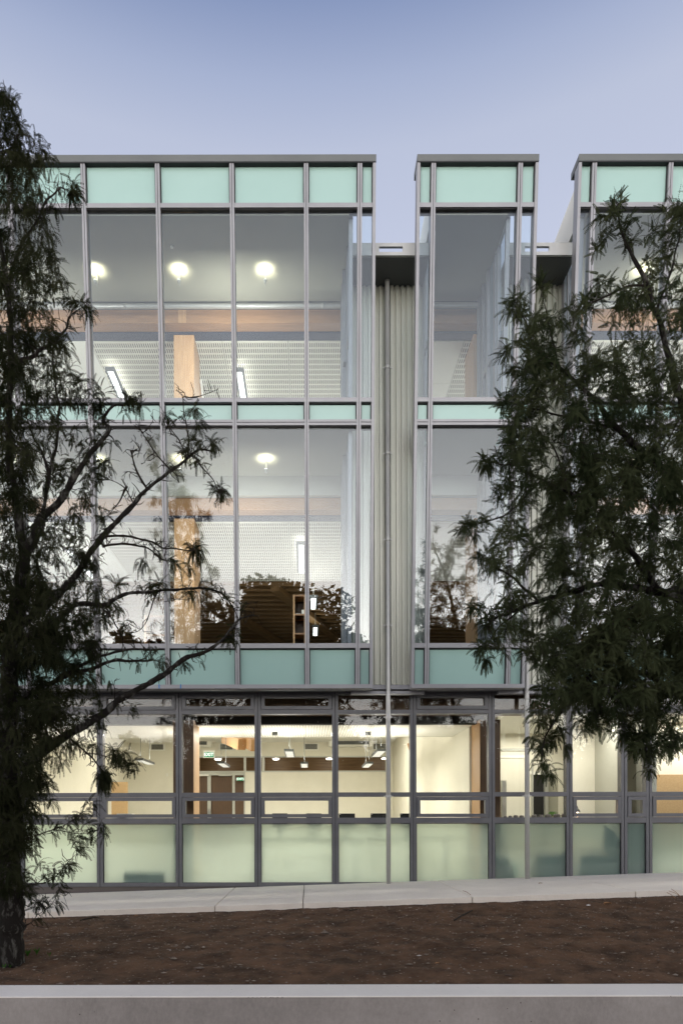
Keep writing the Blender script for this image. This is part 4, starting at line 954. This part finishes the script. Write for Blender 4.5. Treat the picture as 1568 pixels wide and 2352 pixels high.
TL.branch([(25,2060),(54,2037),(121,2016),(150,1984),(188,1949)], .009, .002); TL.branch([(30,2040),(51,2048),(89,2077),(110,2085),(134,2053),(146,2030)], .006, .0015)
TL.branch([(30,2130),(60,2125),(90,2090),(95,2060)], .006, .0015)
for x, y, n, dr in [(168,432,22,.9),(178,440,16,1.5),(128,600,14,.8),(120,580,12,1.2),(192,700,14,1.3),(205,715,12,1.6),(175,690,12,1),(163,850,12,1),(190,872,10,.8),(220,925,14,1.6),(235,935,12,1.6),(300,915,12,1.3),(322,925,14,1.8),(290,905,8,1),
     (385,955,14,1.8),(452,940,14,1.2),(460,975,12,1.2),(445,1010,12,1.2),(492,1015,14,1.9),(430,1040,8,1.4),(509,1125,22,.9),(450,1260,20,1.6),(460,1275,12,1.8),(432,1300,14,1.8),(400,1290,14,1.6),(330,1290,14,1.8),(345,1345,14,1.4),(370,1340,16,1.3),(272,1395,22,1.5),(255,1380,18,1.2),(290,1430,14,1.6),(270,1340,14,.6),(240,1420,16,1.5),
     (440,1360,14,1.4),(490,1350,14,1.0),(520,1372,8,1.2),(525,1465,12,1.2),(545,1475,6,1.5),(422,1522,6,1.2),(374,1520,12,1.5),(345,1505,8,1.4),(240,1790,46,2.4),(238,1770,30,2.2),(275,1735,18,1.6),(262,1725,16,1.3),(300,1752,12,1.8),(215,1710,14,1.2),(180,1705,16,1.4),(165,1700,16,1.6),(190,1660,8,1),(200,1480,18,1.5),(215,1500,16,1.8),(180,1530,18,1.8),(210,1560,14,1.6),(300,1630,8,1.4),(185,1270,16,1.5),(205,1290,12,1.2),
     (240,1190,12,1.1),(180,1180,14,1.6),(205,1140,10,1.8),(245,1060,14,1.1),(230,1075,14,1.4)]:
    TL.spray(x, y, dd=TL.rnd.uniform(-.12,.12), n=n, L_=.15, droop=dr, maxr=.5)
for x, y, n in [(212,1846,4),(190,1862,4),(165,1880,5),(150,1892,5),(230,1898,4),(205,1906,4),(185,1945,6),(175,1950,6),(150,1985,8),(160,1980,6),(140,2000,5),(120,2010,5),(100,2015,4),(140,2050,3),(125,2075,4),(105,2080,4),(80,2070,3),(60,2050,4),(130,1900,5),(110,1905,5),(185,1925,6),(75,1960,4),(90,1985,4),(70,2040,4),(88,2105,2)]:
    TL.spray(x, y, dd=TL.rnd.uniform(-.1,.1), n=n, L_=.14, droop=1.1, out=(.6,0,.1), maxr=.3)
rows = [(195,4,30),(250,30,50),(300,45,70),(350,75,125),(400,85,145),(450,95,150),(500,85,125),(600,85,130),(700,85,185),(800,80,185),(900,80,190),(1000,75,215),(1100,70,205),(1200,80,190),(1300,110,225),(1400,140,240),(1500,160,230),(1600,135,175),(1700,120,170),(1800,80,135),(1850,65,110),(1950,45,75),(2050,20,50)]
def rowat(rows, y):
    for a, b in zip(rows[:-1], rows[1:]):
        if a[0] <= y <= b[0]:
            t = (y-a[0])/(b[0]-a[0]); return [a[i]+(b[i]-a[i])*t for i in range(1, len(a))]
    return None
def fill(T, rows, nd, ns, wts, n=8, L_=.15, droop=1.3, right=False, spread=.6):
    y0, y1 = rows[0][0], rows[-1][0]; c = 0
    while c < nd:
        y = T.rnd.uniform(y0, y1); q = rowat(rows, y); x = T.rnd.uniform(-90, q[0]); T.spray(x, y, T.rnd.uniform(-spread, spread), n, L_, droop); c += 1
        if T.rnd.random() > wts(y): c += .0
    c = 0
    while c < ns:
        y = T.rnd.uniform(y0, y1); q = rowat(rows, y); x = T.rnd.uniform(q[0]*.6, q[1]); T.spray(x, y, T.rnd.uniform(-.3, .3), n, L_, droop); c += 1
fill(TL, rows, 640, 210, lambda y: 1, n=7, droop=1.5)
low = [(1300,110,230),(1500,150,225),(1650,125,170),(1800,70,120),(1950,40,60)]
fill(TL, low, 330, 60, lambda y: 1, n=8, droop=1.3)
for _ in range(420):                                     # bare tangled twigs
    y = TL.rnd.uniform(620, 1680); TL.spray(TL.rnd.uniform(-60, 235 if y > 850 else 170), y, TL.rnd.uniform(-.3,.3), 1, .12, 1.5, maxr=.4)
TL.finish()

# right tree
b1 = (4.35, 6.0, Z(soil_h(4.35, 6.0))-.05)
TR = Tree('kowhai_tree', b1, 'dense green feathery tree filling the right side in front of the bays', M['leafR'], 6.0, 33)
bx = 708+4.35*F/6.0
TR.branch([(bx,2230),(bx-10,2080),(bx-30,1900),(bx-50,1700),(bx-90,1550),(1690,1440)], .13, .07, 'trunk', n=6, wob=.02)
TR.branch([(1740,1560),(1690,1440),(1600,1370),(1511,1361),(1391,1344),(1323,1358),(1238,1385),(1153,1416),(1130,1430)], .05, .008)
TR.branch([(1600,1400),(1511,1351),(1477,1303),(1443,1262),(1374,1194),(1323,1140),(1282,1123),(1240,1110)], .034, .008, d1=-.2)
TR.branch([(1306,1129),(1286,1061),(1258,1010),(1230,985)], .012, .004)
TR.branch([(1690,1440),(1640,1280),(1560,1120),(1425,990),(1374,925),(1289,843),(1231,802),(1200,780)], .04, .006, d1=-.1)
TR.branch([(1640,1280),(1600,1050),(1560,900),(1538,816),(1511,720),(1487,649),(1443,560),(1426,516),(1426,470)], .04, .005)
TR.branch([(1487,655),(1426,669),(1357,703),(1320,730)], .012, .004); TR.branch([(1511,720),(1540,640),(1560,560),(1575,480)], .014, .004)
TR.branch([(1231,802),(1210,740),(1190,715)], .007, .003); TR.branch([(1289,843),(1262,740),(1250,660)], .009, .003)
TR.branch([(1740,1640),(1660,1600),(1568,1594),(1471,1548),(1395,1523),(1350,1557),(1300,1620),(1260,1680),(1245,1740)], .036, .005, d1=-.1)
TR.branch([(1568,1594),(1520,1640),(1490,1700),(1478,1770)], .016, .004); TR.branch([(1395,1523),(1380,1600),(1370,1670)], .010, .003)
TR.branch([(1238,1385),(1180,1330),(1130,1300),(1110,1290)], .012, .003); TR.branch([(1282,1123),(1200,1080),(1150,1065),(1120,1062)], .012, .003)
TR.branch([(1240,1110),(1170,1180),(1100,1205),(1070,1210)], .010, .003); TR.branch([(1200,1400),(1140,1450),(1110,1510)], .010, .003)
TR.branch([(1425,990),(1320,960),(1220,940),(1160,925)], .012, .003)
TR.branch([(1511,1361),(1400,1440),(1330,1500),(1270,1540)], .018, .004)
for x, y, n, dr in [(1427,470,18,.3),(1415,490,16,.4),(1440,520,14,.6),(1385,500,12,.5),(1455,560,16,.6),(1395,545,12,.6),(1375,575,10,.6),(1380,640,10,.7),(1400,660,12,.5),(1350,690,14,.5),(1248,650,18,.3),(1255,670,16,.4),(1185,690,18,.6),(1200,720,18,.6),(1175,715,12,.8),(1215,760,16,.7),(1190,790,14,.9),(1165,815,16,.8),(1180,850,16,.8),(1160,920,16,.7),(1165,930,16,.8),(1180,985,14,.9),(1150,1055,14,.7),(1118,1062,26,.6),(1125,1072,18,1),(1180,1060,14,.8),
     (1075,1205,18,.8),(1068,1215,14,1),(1095,1225,16,1.2),(1110,1195,16,.6),(1108,1285,18,.8),(1120,1295,16,1.1),(1135,1310,16,1),(1130,1425,20,.9),(1115,1440,18,1.4),(1110,1490,18,1.6),(1118,1520,18,1.7),(1140,1470,18,1.4),(1160,1500,12,1.6),(1165,1400,16,1),(1105,1400,12,1),(1085,1395,10,1),(1170,1440,16,1.2),
     (1225,1700,18,1.3),(1240,1730,20,1.5),(1250,1760,18,1.8),(1262,1780,14,2),(1265,1700,20,1.4),(1290,1680,20,1.6),(1300,1720,12,1.8),(1240,1660,18,1.1),(1355,1660,18,1.3),(1345,1680,12,1.5),(1370,1650,12,1.0),(1435,1690,18,1.5),(1460,1720,20,1.5),(1480,1740,20,1.7),(1490,1775,16,2),(1500,1730,20,1.6),(1520,1700,20,1.4),(1540,1720,14,1.4),(1555,1690,16,1.2),(1470,1690,20,1.4)]:
    TR.spray(x, y, dd=TR.rnd.uniform(-.15,.15), n=n, L_=.13, droop=dr, maxr=.6)
rrows = [(450,1545,1640),(520,1500,1640),(600,1480,1640),(660,1440,1640),(700,1330,1640),(740,1210,1640),(800,1195,1640),(880,1185,1640),(960,1180,1640),(1040,1165,1640),(1100,1155,1640),(1160,1140,1640),(1220,1120,1640),(1300,1135,1640),(1380,1135,1640),(1440,1140,1640),(1480,1190,1640),(1540,1245,1640),(1600,1230,1640),(1640,1225,1640),(1690,1420,1640),(1730,1450,1640)]
def fillR(T, rows, cnt, bias, n, L_, droop, spread):
    for _ in range(cnt):
        y = T.rnd.uniform(rows[0][0], rows[-1][0]); q = rowat(rows, y); t = T.rnd.random()**bias
        T.spray(q[0]+(q[1]-q[0])*t, y, T.rnd.uniform(-spread, spread), n, L_, droop, maxr=.9)
fillR(TR, rrows[6:19], 640, 1.0, 9, .13, .8, .7)
fillR(TR, rrows[3:12], 200, 1.3, 8, .13, .6, .5)
fillR(TR, rrows[:6], 60, 1.0, 8, .13, .5, .3)
fillR(TR, rrows[15:], 190, 1.0, 9, .13, 1.2, .5)
mid = [(1050,1330,1640),(1200,1280,1640),(1600,1300,1640),(1640,1330,1640)]
fillR(TR, mid, 300, 1.0, 10, .14, 1.0, .8)
TR.finish()

# trees across the street, seen mirrored in the glass
def farcrown(rnd_, n, rx, rz, cz):
    r = np.random.default_rng(rnd_); lobes = [(r.uniform(-.6,.6)*rx, r.uniform(-.5,.5)*rx, cz+r.uniform(-.55,.75)*rz, r.uniform(.28,.5)*rx) for _ in range(16)]
    A = []
    for lx, ly, lz, lr in lobes:
        k = n//16; u = r.normal(size=(k,3)); u /= np.linalg.norm(u,axis=1)[:,None]; p = u*(lr*r.uniform(.55,1.1,size=(k,1)))*np.array([1,1,.8])+np.array([lx,ly,lz])
        a = r.normal(size=(k,3)); a /= np.linalg.norm(a,axis=1)[:,None]; b = np.cross(a, r.normal(size=(k,3))); b /= np.linalg.norm(b,axis=1)[:,None]; s = r.uniform(.06,.16,size=(k,1))
        A.append(np.stack([p-a*s, p-b*s*.5, p+a*s, p+b*s*.5],1))
    A = np.concatenate(A).reshape(-1,3); return A, len(A)//4
protos = []
for k in range(2):
    e = empty('street_tree', (0,0,0)); m = MB()
    m.tube([(0,0,-.1),(.05,0,1.5),(0,.1,3.2),(.1,.1,5)], [.22,.18,.14,.05], 10)
    for a in range(6):
        w = a*1.05; m.tube([(0,0,2.4+.2*a),(math.cos(w)*.9,math.sin(w)*.9,3.6+.2*a),(math.cos(w)*1.8,math.sin(w)*1.8,4.6+.25*a)], [.09,.06,.02], 6)
    m.build('trunk', M['bark'], e, smooth=True)
    A, nf = farcrown(50+k, 9000, 2.6, 2.3, 4.6); mesh_quads('crown', A, nf, M['leafB'], e); protos.append(e)
spots = [(-4.9,-20,1.30),(-2.2,-22,1.52),(.2,-19,1.36),(-14,-21,.95),(-10,-24,1.02),(6.2,-22,.98),(3.2,-26,.95),(10.2,-20,1.12),(14.5,-22,1.3),(19,-20,1.2),(-19,-20,1.2),(-25,-22,1.4),(25,-23,1.3)]
labs = ['tall','twin crowned','rounded','low','spreading','small','short','broad','high','outer','further','far','last']
for i, (x, y, s) in enumerate(spots):
    p = protos[i % 2]; o = p if i < 2 else copy_tree(p)
    o.location = (x, y, 0); o.scale = (s*(1.0+.15*(i%3)), s, s); o.rotation_euler.z = i*1.3
    side_ = 'mirrored in the bottom glass of the long bay' if i < 3 else 'across the street behind the viewer'
    tagp(o, label='%s dark leafy street tree %s' % (labs[i], side_), cat='tree', group='street trees across the road')
hd = empty('hedge', (0,-27,0), label='long dark hedge across the street behind the viewer', cat='hedge')
r = np.random.default_rng(4); n = 30000; p = np.stack([r.uniform(-45,45,n), -27+r.uniform(-1,1,n), r.uniform(0,1,n)**.7*6.9],1); p[:,2] *= 1+.12*np.sin(p[:,0]*.9)+.08*np.sin(p[:,0]*2.3)
a = r.normal(size=(n,3)); a /= np.linalg.norm(a,axis=1)[:,None]; b = np.cross(a, r.normal(size=(n,3))); b /= np.linalg.norm(b,axis=1)[:,None]; s = r.uniform(.15,.35,size=(n,1))
A = np.stack([p-a*s, p-b*s*.6, p+a*s, p+b*s*.6],1).reshape(-1,3); A[:,1] += 27
mesh_quads('leaves', A, n, M['leafB'], hd)
box('hedge_core', -45, 45, -27.6, -26.4, 0, 5.9, M['leafB'], hd)
